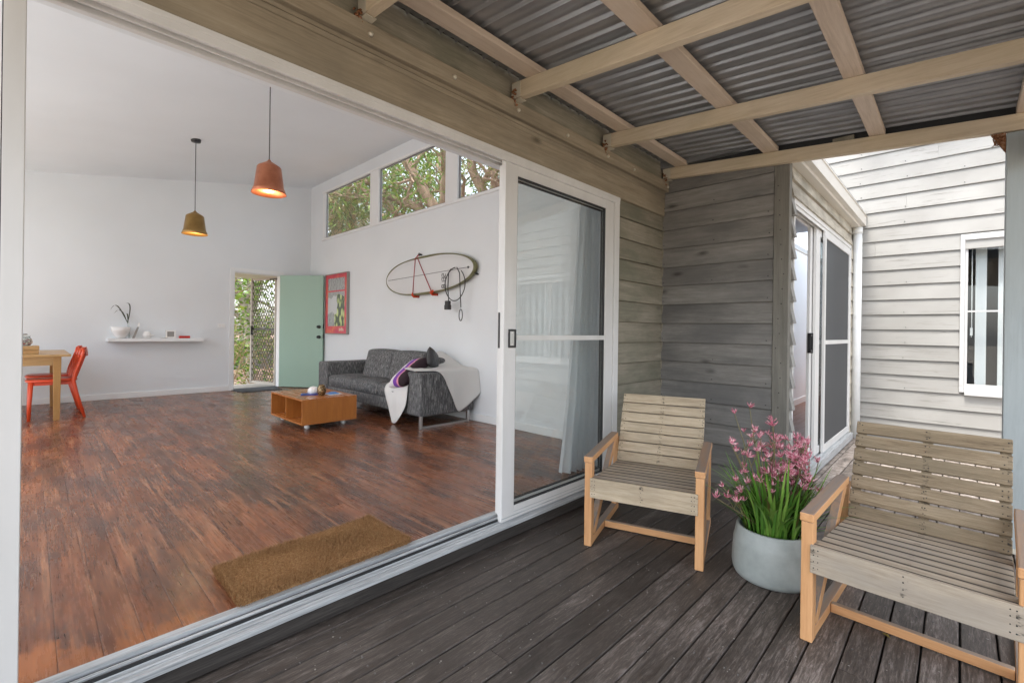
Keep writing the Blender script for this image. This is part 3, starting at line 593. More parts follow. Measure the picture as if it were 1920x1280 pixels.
# ------------------------------------------------------------------ second sliding door, and the corridor behind it
s2 = thing('small_sliding_door', 'narrower white sliding door past the corner post, left half open, fly screen at right', 'sliding door', (5.3, Y2, D))
q = MB().box(4.02, 6.60, Y2 - 0.02, Y2 + 0.07, 2.085, 2.125).box(4.02, 4.048, Y2 - 0.02, Y2 + 0.07, -0.03, 2.085).box(6.565, 6.60, Y2 - 0.02, Y2 + 0.07, -0.03, 2.085)
q.box(4.05, 6.56, Y2 - 0.012, Y2 - 0.006, 2.055, 2.085).box(4.05, 6.56, Y2 + 0.02, Y2 + 0.026, 2.055, 2.085).box(4.05, 6.56, Y2 + 0.05, Y2 + 0.07, 2.05, 2.085)
part('door_frame', q, 'alu', s2, bevel=0.002)
part('track_sill', MB().box(4.02, 6.60, Y2 - 0.055, Y2 + 0.075, D + .012, -0.035).box(4.05, 6.56, Y2 - 0.012, Y2 - 0.005, -0.036, -0.02).box(4.05, 6.56, Y2 + 0.02, Y2 + 0.027, -0.036, -0.02), 'sill', s2, bevel=0.002)
for x0, x1, y0, y1, gm in ((5.17, 6.555, Y2 - 0.018, Y2 + 0.004, 'screen'), (4.95, 6.3, Y2 + 0.012, Y2 + 0.036, 'glass'), (4.865, 6.2, Y2 + 0.042, Y2 + 0.066, 'glass')):
    st = 0.055; sl_ = st if gm == 'screen' else 0.16; p = part('sliding_panel', MB().wallgrid('Y', y0, y1, x0, x1, -0.02, 2.06, [(x0 + sl_, x1 - st, 0.045, 2.0)]), 'alu', s2, bevel=0.002)
    part('screen' if gm == 'screen' else 'pane', MB().box(x0 + sl_ - .004, x1 - st + .004, (y0 + y1) / 2 - .0015, (y0 + y1) / 2 + .0015, 0.041, 2.004), gm, p)
    if gm == 'screen': part('mid_rail', MB().box(x0 + st + .001, x1 - st - .001, y0 + .002, y1 - .002, 0.995, 1.035), 'alu', p)
    if x0 == 4.865: part('handle', MB().box(4.856, 4.8645, y0 - 0.03, y0 + 0.012, 0.92, 1.10).box(4.785, 4.8565, y0 - 0.026, y0 - .018, 0.93, 0.95).box(4.785, 4.8565, y0 - 0.026, y0 - .018, 1.07, 1.09).box(4.785, 4.793, y0 - 0.027, y0 - .015, 0.93, 1.09), 'black', p)
w2 = thing('weatherboard_side_wall', 'short cream board ends and peeling head boards around the small sliding door', 'wall', (5.0, Y2, D))
part('wall_core', MB().box(XC + 0.047, 4.019, Y2 + 0.002, Y2 + 0.1, D + .02, 2.4).box(6.602, XW - .003, Y2 + 0.002, Y2 + 0.1, D + .02, 2.4).box(XC + .05, XW - .003, Y2 + 0.004, Y2 + 0.1, 2.127, 2.45), 'rough_cream', w2)
boards(w2, (XC + 0.046, Y2 + .002, BZ), 4.019 - XC - 0.046, '-y', BZ, BP, 14, 'board_white', 0.042)
boards(w2, (6.603, Y2 + .002, BZ), XW - 6.607, '-y', BZ, BP, 14, 'rough_cream', 0.02)
boards(w2, (XC + 0.05, Y2 + .002, 2.122), 2.68, '-y', 2.122, 0.128, 1, 'rough_cream', 0.034, name='head_board')
boards(w2, (XC + 0.05, Y2 + .002, 2.25), 2.64, '-y', 2.25, 0.13, 1, 'rough_cream', 0.03, name='head_board')
# corridor shell
struct('corridor_wall', MB().box(4.0, 11.2, 1.872, 1.94, -0.12, 2.42).box(11.1, 11.2, Y2 + .05, 1.872, -0.12, 2.42).box(XW + .02, 11.1, Y2 + .05, Y2 + .15, -0.12, 2.42), 'wall_white')
struct('corridor_floor', MB().box(4.0, 11.1, Y2 + 0.07, 1.872, -0.1, -0.03), 'hall_floor')
struct('corridor_skirting_board', MB().box(4.02, 11.0, 1.857, 1.8715, -0.03, 0.06), 'trim_white')
struct('corridor_ceiling', MB().box(3.94, 7.0, Y2 + .1, 1.95, 2.42, 2.48), 'ceiling_white')  # ends early, the unseen gap beyond is added to let sky light in
struct('flat_roof', MB().box(3.787, 7.0, 0.84, 5.2, 2.50, 2.58).box(7.0, 11.2, 1.95, 5.2, 2.5, 2.58), 'roof')
# gutter and downpipe
gt = thing('roof_gutter', 'cream square gutter above the small sliding door', 'gutter', (5.3, 0.85, 2.4))
part('gutter_channel', MB().prism([(0.93, 2.355), (0.85, 2.352), (0.846, 2.372), (0.803, 2.372), (0.803, 2.488), (0.817, 2.492), (0.817, 2.40), (0.93, 2.40)], 'X', XC - .02, XW - .004), 'cream_metal', gt, bevel=0.003)
part('fascia_board', MB().box(XC + .06, XW - .004, 0.9, 0.928, 2.36, 2.50), 'cream_metal', gt)
part('gutter_bead', MB().tube([(XC - .02, 0.803, 2.488), (XW - .004, 0.803, 2.488)], 0.009, 8), 'cream_metal', gt)
dp = thing('downpipe', 'round white downpipe standing in the corner beside the white wall', 'downpipe', (6.765, 0.875, D))
part('pipe', MB().tube([(6.765, 0.875, D + 0.002), (6.765, 0.875, 2.353)], 0.044, 20), 'white_pvc', dp)
part('pipe_collar', MB().tube([(6.765, 0.875, 2.28), (6.765, 0.875, 2.354)], 0.049, 20), 'white_pvc', dp)
part('bracket', MB().box(6.715, XW - .02, 0.865, 0.885, 1.3, 1.325), 'white_pvc', dp)

# ------------------------------------------------------------------ white wing
WP = 0.170; WZ = 1.496 - 9 * WP
ww = thing('white_weatherboard_wall', 'sunlit off white wall of flaking horizontal boards with a window, at the right', 'wall', (XW, 0, D))
hole = (-2.62, -0.035, 0.56, 2.10)
part('wall_core', MB().wallgrid('X', XW + .001, XW + 0.1, -5.0, Y2 - .01, D, 4.4, [hole]).box(XW + .001, XW + .1, Y2 - .0095, 3.2, 2.585, 4.4), 'board_white', ww)
nb = 27; spl = {}
for k in range(nb):
    zb, zt = WZ + k * WP, WZ + (k + 1) * WP
    full = 5.9; segs = [(0, full)]
    if zt > 0.52 and zb < 2.14: segs = [(0, 0.918), (3.62, full)]
    if zb > 2.55: segs = [(-2.2, full)]
    if k == 12: segs = [(0, 0.2), (0.201, full)]
    if k == 15: segs = [(0, 0.47), (0.4712, full)]
    if k == 18: segs = [(-2.2, 0.73), (0.7312, full)]
    spl[k] = segs
boards(ww, (XW, 0.915, WZ), 5.9, '-x', WZ, WP, nb, 'board_white', 0.025, spl)
part('eaves_board', MB().prism([(-5.0, 4.3), (0.9, 4.3), (0.9, 4.35), (-5.0, 4.35)], 'X', XW - 0.5, XW + .1), 'trim_white', ww)
def nails(parent, pts, r, m):
    q = MB()
    for p, ax in pts:
        p = Vector(p); q.tube([p, p + Vector(ax) * .0035], r, 6)
    tag(part('nail_heads', q, m, parent), kind='stuff')
rn = random.Random(77)
nails(ww, [((XW - .0255 - .001, .915 - yy_ + rn.uniform(-.012, .012), WZ + k * WP + .028), (-1, 0, 0)) for k in range(3, 24) for yy_ in (0.06, .47, .93, 1.4) if rn.random() < .6 and not (yy_ == .93 or yy_ == 1.4) or (WZ + k * WP > 2.1 and rn.random() < .4)], 0.0045, 'rubber')
nails(dw, [((XC - .0285, 1.905 - a_ + rn.uniform(-.01, .01), BZ + k * BP + .03), (-1, 0, 0)) for k in range(15) for a_ in (.03, .86, .45) if rn.random() < .7], 0.004, 'rubber')
nails(dw, [((XC - .0265, Y2 + .03 + rn.uniform(-.02, .03), .1 + .11 * k), (-1, 0, 0)) for k in range(20)], 0.004, 'rubber')
wd = thing('wide_window', 'white framed window with hanging white vertical blinds, in the white board wall', 'window', (XW, -1.3, 0.5))
part('window_frame', MB().wallgrid('X', XW - 0.034, XW + 0.05, -2.70, 0.0, 0.50, 2.16, [(-2.625, -0.036, 0.565, 2.10)]), 'window_grey', wd, bevel=0.004)
part('sill', MB().box(XW - 0.055, XW - .0345, -2.68, -0.04, 0.472, 0.505), 'window_grey', wd, bevel=0.004)
for a, b in ((-0.94, -0.037), (-1.8, -0.942), (-2.624, -1.802)):
    s_ = part('sash', MB().wallgrid('X', XW - .01, XW + 0.02, a, b, 0.566, 2.099, [(a + .022, b - .022, 0.59, 2.078)]), 'window_grey', wd)
    part('glazing_bar', MB().box(XW - .008, XW + .012, a + .0225, b - .0225, 1.345, 1.362), 'window_grey', s_)
    part('pane', MB().box(XW + .003, XW + .007, a + .015, b - .015, 0.58, 2.085), 'glass', s_)
vb = thing('vertical_blind', 'row of white vertical blind slats hanging inside the wide window', 'blind', (XW + .1, -1.3, 2.1))
bm_ = MB().box(-0.001, 0.001, -0.042, 0.042, -1.5, 0).mesh('blind_slat'); bm_.materials.append(MT['blind'])
yy = -0.16
while yy > -2.6:
    part('blind_slat', None, 'blind', vb, loc=Vector((XW + 0.13, yy, 2.08)) - ORG[vb.name], rot=(0, 0, R(rnd.uniform(-9, 9))), mesh=bm_); yy -= 0.168
part('cord', MB().tube([(XW + .07, -0.09, 2.07), (XW + .07, -0.092, 1.2), (XW + .07, -0.09, 1.08)], 0.004, 6).box(XW + .06, XW + .08, -0.1, -0.08, 1.1, 1.18), 'blind', vb)
struct('window_room', MB().box(XW + 1.6, XW + 1.7, -5, Y2, -.1, 2.6).box(XW + .1, XW + 1.6, -5, -4.9, -.1, 2.6).box(XW + .1, XW + 1.6, Y2 - .1, Y2, -.1, 2.6).box(XW + .1, XW + 1.6, -5, Y2, -.1, 0).box(XW + .1, XW + 1.6, -5, Y2, 2.5, 2.6), 'dark_room')

# ------------------------------------------------------------------ verandah roof
vr = thing('verandah_roof', 'cream timber rafters and battens carrying grey corrugated roof sheets over the deck', 'verandah roof', (1.5, 0.6, 2.4))
SL = 0.085
def zr(y): return 2.411 - SL * (1.839 - y)
RH = 0.092; YE = -0.62
part('ledger_beam', MB().box(-3.0, 3.862, 1.838, 1.8695, 2.309, 2.397), 'fascia', vr, bevel=0.004)
for i, x in enumerate((-0.95, 0.0, 0.964, 1.912, 2.86, 3.80)):
    q = MB(); y0 = 1.866; q.hexa([(x, YE, zr(YE)), (x + .046, YE, zr(YE)), (x + .046, y0, zr(y0)), (x, y0, zr(y0)), (x, YE, zr(YE) + RH), (x + .046, YE, zr(YE) + RH), (x + .046, y0, zr(y0) + RH), (x, y0, zr(y0) + RH)])
    ra = part('rafter', q, 'cream_timber', vr, bevel=0.003)
    if 0.5 < x < 4:
        hb = MB(); z = zr(1.83)
        for _ in range(22):
            p = Vector((x - 0.008 + rnd.uniform(-.012, .008), 1.85 + rnd.uniform(-.02, .012), z + rnd.uniform(-.045, .05))); hb.tube([p, p + Vector((rnd.uniform(-.014, .014), rnd.uniform(-.018, .006), rnd.uniform(-.02, .012)))], [rnd.uniform(.003, .009), rnd.uniform(.001, .005)], 5)
        part('rusty_hanger', hb, 'rust', ra)
        part('hanger_plate', MB().box(x - 0.003, x - 0.0005, 1.80, 1.866, z - .003, z + .085).box(x - .003, x + .049, 1.80, 1.866, z - .012, z - .009), 'bolt', ra)
for y0, y1 in ((1.652, 1.76), (0.972, 1.075), (0.355, 0.44), (-0.3, -0.215)):
    q = MB(); h = 0.036; b0, b1 = zr(y0) + RH + .001, zr(y1) + RH + .001
    xe = 3.815
    q.hexa([(-1.15, y0, b0), (xe, y0, b0), (xe, y1, b1), (-1.15, y1, b1), (-1.15, y0, b0 + h), (xe, y0, b0 + h), (xe, y1, b1 + h), (-1.15, y1, b1 + h)])
    part('batten', q, 'cream_timber_x', vr, bevel=0.004)
# corrugated sheets, laid side by side
def corr(x):      # shallow pans between narrow downward ribs
    t = abs(((x / 0.0965) % 1.0) - 0.5) * 0.0965
    return 0.004 * math.cos(math.pi * t / 0.048) - 0.021 * math.exp(-(t / 0.007) ** 2) + 0.008
X0 = -1.2; shw = 0.0965 * 8
for i in range(9):
    a = X0 + i * shw; b = min(a + shw + 0.02, 3.86)
    if a > 3.85: break
    n = int((b - a) / 0.0965 * 28); q = MB(); yA, yB = YE - 0.1, 1.869; lift = 0.0012 * (i % 2)
    def sh(u, v, top=0.0):
        x = a + (b - a) * u; y = yA + (yB - yA) * v; return (x, y, zr(y) + RH + 0.0505 + corr(x) + lift + top)
    q.grid(lambda u, v: sh(u, v), n, 1); q.grid(lambda u, v: sh(u, v, 0.0009), n, 1)
    part('roof_sheet', q, 'roof', vr, fix=False)
part('flashing', MB().hexa([(3.848, YE - .1, zr(YE) + .02), (3.885, YE - .1, zr(YE) + .02), (3.885, 1.83, zr(1.83) + .02), (3.848, 1.83, zr(1.83) + .02), (3.848, YE - .1, zr(YE) + .15), (3.885, YE - .1, zr(YE) + .15), (3.885, 1.83, zr(1.83) + .15), (3.848, 1.83, zr(1.83) + .15)]), 'dark_gutter', vr)
part('added_flashing', MB().box(-1.2, 3.872, 1.845, 1.95, 2.572, 2.585), 'dark_gutter', vr)  # unseen strip added to stop daylight leaking past the sheet ends
pb = MB().box(3.812, 3.842, 0.52, 0.64, zr(.58) + RH + .001, zr(.58) + RH + .03); part('packing_block', pb, 'board_olive', vr)
for x in (1.005, 1.465, 1.935, 2.40, 2.878, 3.25, 3.83):
    part('coach_bolt', MB().tube([(x, 1.8385, 2.348), (x, 1.826, 2.348)], [0.012, 0.009], 10), 'bolt', vr)
part('front_beam', MB().box(-1.2, 3.797, -0.345, -0.295, 2.06, 2.215), 'cream_timber_x', vr, bevel=0.004)
po = part('post', MB().box(3.802, 3.892, -0.272, -0.180, D + .002, zr(-.27) - .002), 'blue_post', vr, bevel=0.004)
part('post_cleat', MB().box(3.80, 3.89, -0.315, -0.2735, 1.98, 2.2), 'cream_timber', vr, bevel=0.004)
q = MB(); zq = zr(-.17) - .003; q.prism([(-0.179, zq), (-0.119, zq + .004), (-0.179, zq - .11)], 'X', 3.815, 3.84)
for _ in range(30):
    p = Vector((3.81 + rnd.uniform(0, .03), -0.175 + rnd.uniform(0, .04), zq - rnd.uniform(0, .06))); q.tube([p, p + Vector((rnd.uniform(-.02, .01), rnd.uniform(-.02, .02), rnd.uniform(-.02, .02)))], [.005, .002], 5)
part('rusty_bracket', q, 'rust', vr)
part('post_base_rod', MB().box(3.80, 3.894, -0.274, -0.178, D + .001, D + .03), 'bolt', vr)
# ------------------------------------------------------------------ front door, security screen door
fd = thing('front_door', 'plain sage green front door standing open into the room beside the red print', 'door', (3.19, 9.0, 0))
part('architrave', MB().box(2.372, 2.433, 9.0, 9.0185, 0.0, 2.115).box(3.191, 3.245, 9.0, 9.0185, 0, 2.115).box(2.4335, 3.1905, 9.0, 9.0185, 2.046, 2.115).box(2.4348, 2.446, 9.0, 9.16, 0.007, 2.043).box(3.178, 3.1893, 9.0, 9.16, 0.007, 2.043).box(2.4465, 3.1775, 9.0, 9.16, 2.031, 2.0425), 'trim_white', fd, bevel=0.003)
da = math.atan2(-0.66, 0.53); ud = Vector((math.cos(da), math.sin(da), 0)); nd = Vector((-ud.y, ud.x, 0)); h0 = Vector((3.205, 9.0, 0.012)); LW = 0.825
q = MB(); a_ = h0; b_ = h0 + ud * LW
q.hexa([a_ - nd * .038, b_ - nd * .038, b_, a_] + [p + Vector((0, 0, 2.035)) for p in (a_ - nd * .038, b_ - nd * .038, b_, a_)])
lf = part('door_leaf', q, 'sage', fd, bevel=0.003)
for zz in (0.93, 1.115):
    c = h0 + ud * (LW - 0.065) - nd * 0.038; c = Vector((c.x, c.y, zz)); d_ = -nd
    q = MB().tube([c, c + d_ * .006], 0.03, 18).tube([c + d_ * .006, c + d_ * .03, c + d_ * .036, c + d_ * .055, c + d_ * .062], [0.011, 0.011, 0.024, 0.025, 0.014], 16)
    part('door_knob' if zz < 1 else 'dead_lock', q, 'black', lf)
q = MB(); e_ = h0 + ud * (LW + .0008); 
for zz in (0.89, 1.075): q.hexa([e_ - nd * .032 + Vector((0, 0, zz)), e_ - nd * .032 + ud * .002 + Vector((0, 0, zz)), e_ - nd * .006 + ud * .002 + Vector((0, 0, zz)), e_ - nd * .006 + Vector((0, 0, zz))] + [p + Vector((0, 0, zz + .08)) for p in (e_ - nd * .032, e_ - nd * .032 + ud * .002, e_ - nd * .006 + ud * .002, e_ - nd * .006)])
part('latch_plate', q, 'black', lf)
sc = thing('screen_door', 'beige framed security screen door with dark diamond grille, swung outwards', 'screen door', (3.19, 9.15, 0))
sa = Vector((3.185, 9.155, 0.0)); st = Vector((2.985, 9.86, 0.0)); us = (st - sa).normalized(); ns = Vector((-us.y, us.x, 0)); SW = 0.76
def sp(u, z, n=0): p = sa + us * u + ns * n; return Vector((p.x, p.y, z))
q = MB()
for a, b in (((0.02, 0.02), (0.02, 2.03)), ((SW - .02, 0.02), (SW - .02, 2.03)), ((0.04, 0.045), (SW - .04, 0.045)), ((0.04, 2.01), (SW - .04, 2.01))):
    q.bar(sp(*a), sp(*b), 0.028, 0.045, ns) if a[0] == b[0] else q.bar(sp(*a), sp(*b), 0.028, 0.045)
part('screen_frame', q, 'beige_alu', sc)
q = MB(); dzm, dum = 0.112, 0.074
u0, u1, z0, z1 = 0.04, SW - 0.04, 0.06, 1.99
def diag(sign):
    k = -40
    while k < 60:
        pts = []
        zz0 = z0 + k * dzm; s_ = dzm / dum
        for u in (u0, u1):
            pts.append((u, zz0 + sign * s_ * (u - u0)))
        (ua, za), (ub, zb_) = pts
        def clip(u, z): return u, z
        lo, hi = (0.0, 1.0); dz_ = zb_ - za
        for bound, sgn in ((z0, 1), (z1, -1)):
            va, vb_ = sgn * (za - bound), sgn * (zb_ - bound)
            if va < 0 and vb_ < 0: lo, hi = 1, 0; break
            if va < 0: lo = max(lo, va / (va - vb_))
            if vb_ < 0: hi = min(hi, va / (va - vb_))
        if hi - lo > 0.02:
            q.bar(sp(ua + (ub - ua) * lo, za + dz_ * lo, .003 * sign), sp(ua + (ub - ua) * hi, za + dz_ * hi, .003 * sign), 0.0105, 0.005, ns)
        k += 1
diag(1); diag(-1)
tag(part('diamond_grille', q, 'bronze', sc), kind='stuff')
part('lock_bar', MB().bar(sp(0.04, 1.06), sp(SW - .04, 1.06), 0.01, 0.03).bar(sp(SW - .045, 0.95, .02), sp(SW - .045, 1.12, .02), 0.03, 0.03), 'black', sc)
part('closer', MB().bar((3.17, 9.13, 1.99), sp(0.25, 2.0), 0.02, 0.02), 'black', sc)
struct('porch', MB().box(1.2, 4.6, 9.16, 10.25, -0.22, -0.04), 'concrete')
struct('threshold', MB().box(2.436, 3.188, 9.0, 9.2, -0.03, 0.006), 'mat_grey')
struct('porch_ceiling', MB().box(1.0, 4.8, 9.15, 10.4, 2.08, 2.15), 'cream_metal')
tag(part('rubber_mat', MB().hexa([(2.46, 8.56, 0.001), (3.1, 8.6, 0.001), (3.13, 8.98, 0.001), (2.40, 8.97, 0.001), (2.46, 8.56, 0.011), (3.1, 8.6, 0.011), (3.13, 8.98, 0.011), (2.40, 8.97, 0.011)]), 'mat_grey', bevel=0.003), 'thin grey doormat lying inside the open front door', 'doormat')
sw = thing('light_switch', 'white double light switch plate on the wall beside the front door', 'light switch', (2.255, 9.018, 1.11))
part('plate', MB().box(2.197, 2.313, 9.008, 9.0195, 1.072, 1.148), 'trim_white', sw, bevel=0.003)
for x in (2.222, 2.262): part('rocker', MB().box(x, x + .026, 9.002, 9.0075, 1.095, 1.13), 'porcelain', sw)

# ------------------------------------------------------------------ pendants
def pendant(label, x, y, zc, zb, mtl, name='pendant_lamp'):
    t = thing(name, label, 'pendant lamp', (x, y, ceil_z(x)), 0, 'pendant lamps hanging from the sloping ceiling')
    zt = ceil_z(x); h = zc - zb; r = 0.138
    part('ceiling_rose', MB().lathe([(0.001, 0.004), (0.05, 0.008), (0.055, 0), (0.05, -0.03), (0.02, -0.034), (0.001, -.034)], 24, (x, y, zt)), 'black', t)
    part('cord', MB().tube([(x, y, zt - .03), (x, y, zc - .005)], 0.0045, 8), 'cord', t)
    prof = [(0.006, h), (0.014, h - .012), (0.02, h - .02), (0.085, h - .06), (0.095, h - .072), (0.118, 0.05), (0.121, 0.046), (0.123, 0.042), (r, 0.0), (r - .003, 0.0), (0.118, .045), (0.092, h - .074), (0.082, h - .064), (0.018, h - .026), (0.004, h - .02)]
    part('lamp_shade', MB().lathe(prof, 40, (x, y, zb)), mtl, t)
    q = MB(); q.lathe([(0.012, .15), (0.014, .12), (0.03, .09), (0.034, .07), (0.026, .045), (0.002, .036)], 20, (x, y, zb)); part('bulb', q, 'bulb', t)
    part('lamp_holder', MB().tube([(x, y, zb + h - .03), (x, y, zb + .15)], 0.02, 12), 'black', t)
    l = bpy.data.lights.new('lamp_light', 'POINT'); l.energy = 1.6; l.color = (1, 0.62, 0.3); l.shadow_soft_size = 0.03
    lo = bpy.data.objects.new('lamp_light', l); COL.objects.link(lo); lo.parent = t; lo.location = (0, 0, zb + 0.02 - zt)
pendant('lit brass pendant lamp, the lower and farther of the two', 1.40, 6.80, 2.515, 2.222, 'brass')
pendant('lit copper pendant lamp, the nearer of the two', 1.42, 4.30, 2.532, 2.236, 'copper')

# ------------------------------------------------------------------ sofa
sf = thing('sofa', 'charcoal tweed three seat sofa on a steel sled base against the window side wall', 'sofa', (3.33, 5.45, 0))
def soft(name, x0, x1, y0, y1, z0, z1, puff=0.02, r=0.05, m='tweed', par=None, tilt=0.0, lean=None):
    c = Vector(((x0 + x1) / 2, (y0 + y1) / 2, (z0 + z1) / 2)); hx, hy, hz = (x1 - x0) / 2, (y1 - y0) / 2, (z1 - z0) / 2
    bm = bmesh.new(); bmesh.ops.create_cube(bm, size=2.0); bmesh.ops.subdivide_edges(bm, edges=bm.edges, cuts=13, use_grid_fill=True)
    for v in bm.verts:
        p = v.co; e = [1 - abs(p.x) ** 6 * 0, 0, 0]
        bx = (1 - p.y ** 2) * (1 - p.z ** 2); by = (1 - p.x ** 2) * (1 - p.z ** 2); bz = (1 - p.x ** 2) * (1 - p.y ** 2)
        w = Vector((p.x * hx + (puff * bx * p.x if abs(p.x) > .99 else 0), p.y * hy + (puff * by * p.y if abs(p.y) > .99 else 0), p.z * hz + (puff * bz * p.z if abs(p.z) > .99 else 0)))
        # round the corners
        k = Vector((hx - r, hy - r, hz - r)); cl = Vector((max(-k.x, min(k.x, w.x)), max(-k.y, min(k.y, w.y)), max(-k.z, min(k.z, w.z)))); dd = w - cl
        nn = sum(1 for t in dd if abs(t) > 1e-5)
        if nn >= 2 and dd.length > r: w = cl + dd.normalized() * r
        if lean: w.x += lean * (w.z + hz)
        v.co = w + c
    me = bpy.data.meshes.new(name); bm.to_mesh(me); bm.free()
    g_ = ORG[par.name]; me.transform(Matrix.Translation(-g_)); me.materials.append(MT[m])
    o = bpy.data.objects.new(name, me); link(o, par); ORG[o.name] = g_
    return smooth_all(o)
def slab(name, x0, x1, y0, y1, z0, z1, r): return smooth_all(part(name, MB().box(x0, x1, y0, y1, z0, z1), 'tweed', sf, bevel=r, seg=4))
slab('base', 2.965, 3.70, 4.47, 6.505, 0.135, 0.27, .01)
slab('backrest', 3.53, 3.714, 4.477, 6.499, 0.136, 0.625, .03)
slab('armrest', 2.945, 3.715, 4.195, 4.476, 0.13, 0.615, .028)
slab('armrest', 2.945, 3.715, 6.50, 6.78, 0.13, 0.605, .028)
for a, b in ((4.48, 5.15), (5.155, 5.82), (5.825, 6.495)): soft('seat_cushion', 2.955, 3.50, a, b, 0.26, 0.425, 0.025, 0.05, par=sf)
for a, b in ((4.72, 5.40), (5.405, 6.06)): soft('back_cushion', 3.24, 3.43, a, b, 0.41, 0.80, 0.015, 0.032, par=sf, lean=0.26)
soft('back_cushion', 3.28, 3.43, 4.48, 4.715, 0.41, 0.74, 0.015, 0.032, par=sf, lean=0.26)
for y in (4.215, 6.72):
    q = MB(); 
    for a, b in (((2.96, y, 0.14), (2.96, y, 0.0)), ((3.63, y, 0.14), (3.63, y, 0))): q.bar(a, b, 0.03, 0.034, (0, 1, 0))
    q.bar((2.9455, y, 0.013), (3.6445, y, 0.013), 0.0335, 0.026)
    part('sled_leg', q, 'chrome', sf, bevel=0.003)
# the throw over the near arm
def sheet(name, rows, m, par=None, thick=0.006, sub=2, group=None):
    """rows: list of polylines of equal length (3D points)"""
    q = MB(); n = len(rows[0]); vs = [p for r_ in rows for p in r_]; fs = [(i * n + j, (i + 1) * n + j, (i + 1) * n + j + 1, i * n + j + 1) for i in range(len(rows) - 1) for j in range(n - 1)]
    q.add(vs, fs, True); o = part(name, q, m, par, fix=False); subsurf(o, sub); sd_ = o.modifiers.new('solid', 'SOLIDIFY'); sd_.thickness = thick; sd_.offset = 1
    return o
tw = thing('throw_blanket', 'pale wool throw draped over the near sofa arm', 'blanket', (3.3, 4.3, 0.63))
def lerp(xs, ys, x): return float(np.interp(x, xs, ys))
rows = []
for i in range(19):
    x = 2.925 + (3.738 - 2.925) * i / 18
    zb = lerp([2.92, 3.15, 3.3, 3.42, 3.55, 3.65, 3.74], [.64, .655, .70, .79, .815, .77, .70], x); yb = lerp([2.92, 3.2, 3.4, 3.74], [4.50, 4.54, 4.66, 4.62], x)
    bot = lerp([2.92, 3.17, 3.2, 3.27, 3.35, 3.407, 3.456, 3.51, 3.625, 3.74], [.634, .632, .60, .52, .347, .207, .125, .15, .225, .34], x); out = lerp([2.92, 3.6, 3.74], [0, 0, .075], x)
    rp = .006 * math.sin(x * 31) + .004 * math.sin(x * 57 + 1)
    edge = lerp([2.92, 3.1, 3.2], [4.30, 4.24, 4.19], x)
    row = [(x, yb, zb + .01), (x, (yb + 4.47) / 2, zb * .6 + .645 * .4 + .012 + rp), (x, 4.47, .648 + .35 * max(0, zb - .70) + rp * .6), (x, 4.38, .640 + rp * .3), (x, max(4.30, edge), .638), (x, edge, .6365), (x, min(edge, 4.176) - out * .4 if x > 3.19 else edge - .004, .613 if x > 3.19 else .634)]
    for k in (1, 2, 3, 4, 5): 
        s = k / 5; z = .613 + (bot - .613) * s
        row.append((x, 4.174 - out * (.4 + .6 * s) + rp * 1.6 * s, z) if x > 3.19 else (x, edge - .004 - .001 * k, .634 - .0005 * k))
    rows.append(row)
sheet('outer_drape', rows, 'throw', tw)
XS = 2.925
rows = [[(3.02, 4.92, 0.455), (2.965, 4.93, 0.44), (2.925, 4.925, 0.37), (2.92, 4.86, 0.27), (2.915, 4.775, 0.13), (2.91, 4.72, 0.03)],
        [(3.03, 4.82, 0.475), (2.97, 4.83, 0.455), (2.92, 4.83, 0.38), (2.90, 4.79, 0.25), (2.895, 4.73, 0.10), (2.895, 4.695, 0.012)],
        [(3.04, 4.70, 0.485), (2.98, 4.72, 0.465), (2.935, 4.73, 0.385), (2.93, 4.71, 0.23), (2.92, 4.68, 0.09), (2.905, 4.655, 0.006)],
        [(3.05, 4.62, 0.49), (2.985, 4.63, 0.475), (2.92, 4.63, 0.40), (2.895, 4.62, 0.25), (2.89, 4.60, 0.12), (2.895, 4.60, 0.03)],
        [(3.06, 4.54, 0.53), (2.99, 4.53, 0.52), (2.935, 4.53, 0.45), (2.925, 4.53, 0.30), (2.91, 4.53, 0.17), (2.90, 4.54, 0.09)],
        [(3.06, 4.49, 0.56), (2.99, 4.475, 0.56), (2.93, 4.46, 0.51), (2.905, 4.455, 0.36), (2.895, 4.455, 0.24), (2.89, 4.47, 0.16)],
        [(3.06, 4.478, 0.60), (2.99, 4.45, 0.60), (2.932, 4.42, 0.53), (2.925, 4.425, 0.38), (2.92, 4.43, 0.28), (2.905, 4.44, 0.22)]]
sheet('front_drape', rows, 'throw', tw)
def pillow(name, label, c, sx, sy, th, m, rot, cat='cushion'):
    t = bpy.data.meshes.new(name); q = MB(); n = 12
    def f(sgn):
        def g_(u, v):
            a, b = 2 * u - 1, 2 * v - 1
            e = ((1 - a ** 4) * (1 - b ** 4)) ** 0.5; k = 1 - 0.06 * (a * a * b * b) ; kk = 1 - .05 * (1 - a * a) * abs(b) ** 3; kb = 1 - .05 * (1 - b * b) * abs(a) ** 3
            return (a * sx * kb, b * sy * kk, sgn * th * e + .004 * math.sin(9 * a + 3) * math.sin(8 * b))
        return g_
    q.grid(f(1), n, n); q.grid(f(-1), n, n)
    bm = bmesh.new(); me = q.mesh(name, False); bm.from_mesh(me); bmesh.ops.remove_doubles(bm, verts=bm.verts, dist=1e-4); bmesh.ops.recalc_face_normals(bm, faces=bm.faces); bm.to_mesh(me); bm.free()
    me.materials.append(MT[m]); o = bpy.data.objects.new(name, me); link(o, None, c, rot); tag(o, label, cat); return subsurf(o, 1)
_U = Vector((.80, .04, .60)).normalized(); _N = Vector((-.60, .16, .74)); _N = (_N - _U * _N.dot(_U)).normalized(); _V = _N.cross(_U)
pillow('cushion', 'white black and violet banded cushion propped against the near sofa arm', (3.07, 4.60, 0.585), 0.25, 0.20, 0.075, 'cushion', Matrix((_U, _V, _N)).transposed().to_euler())
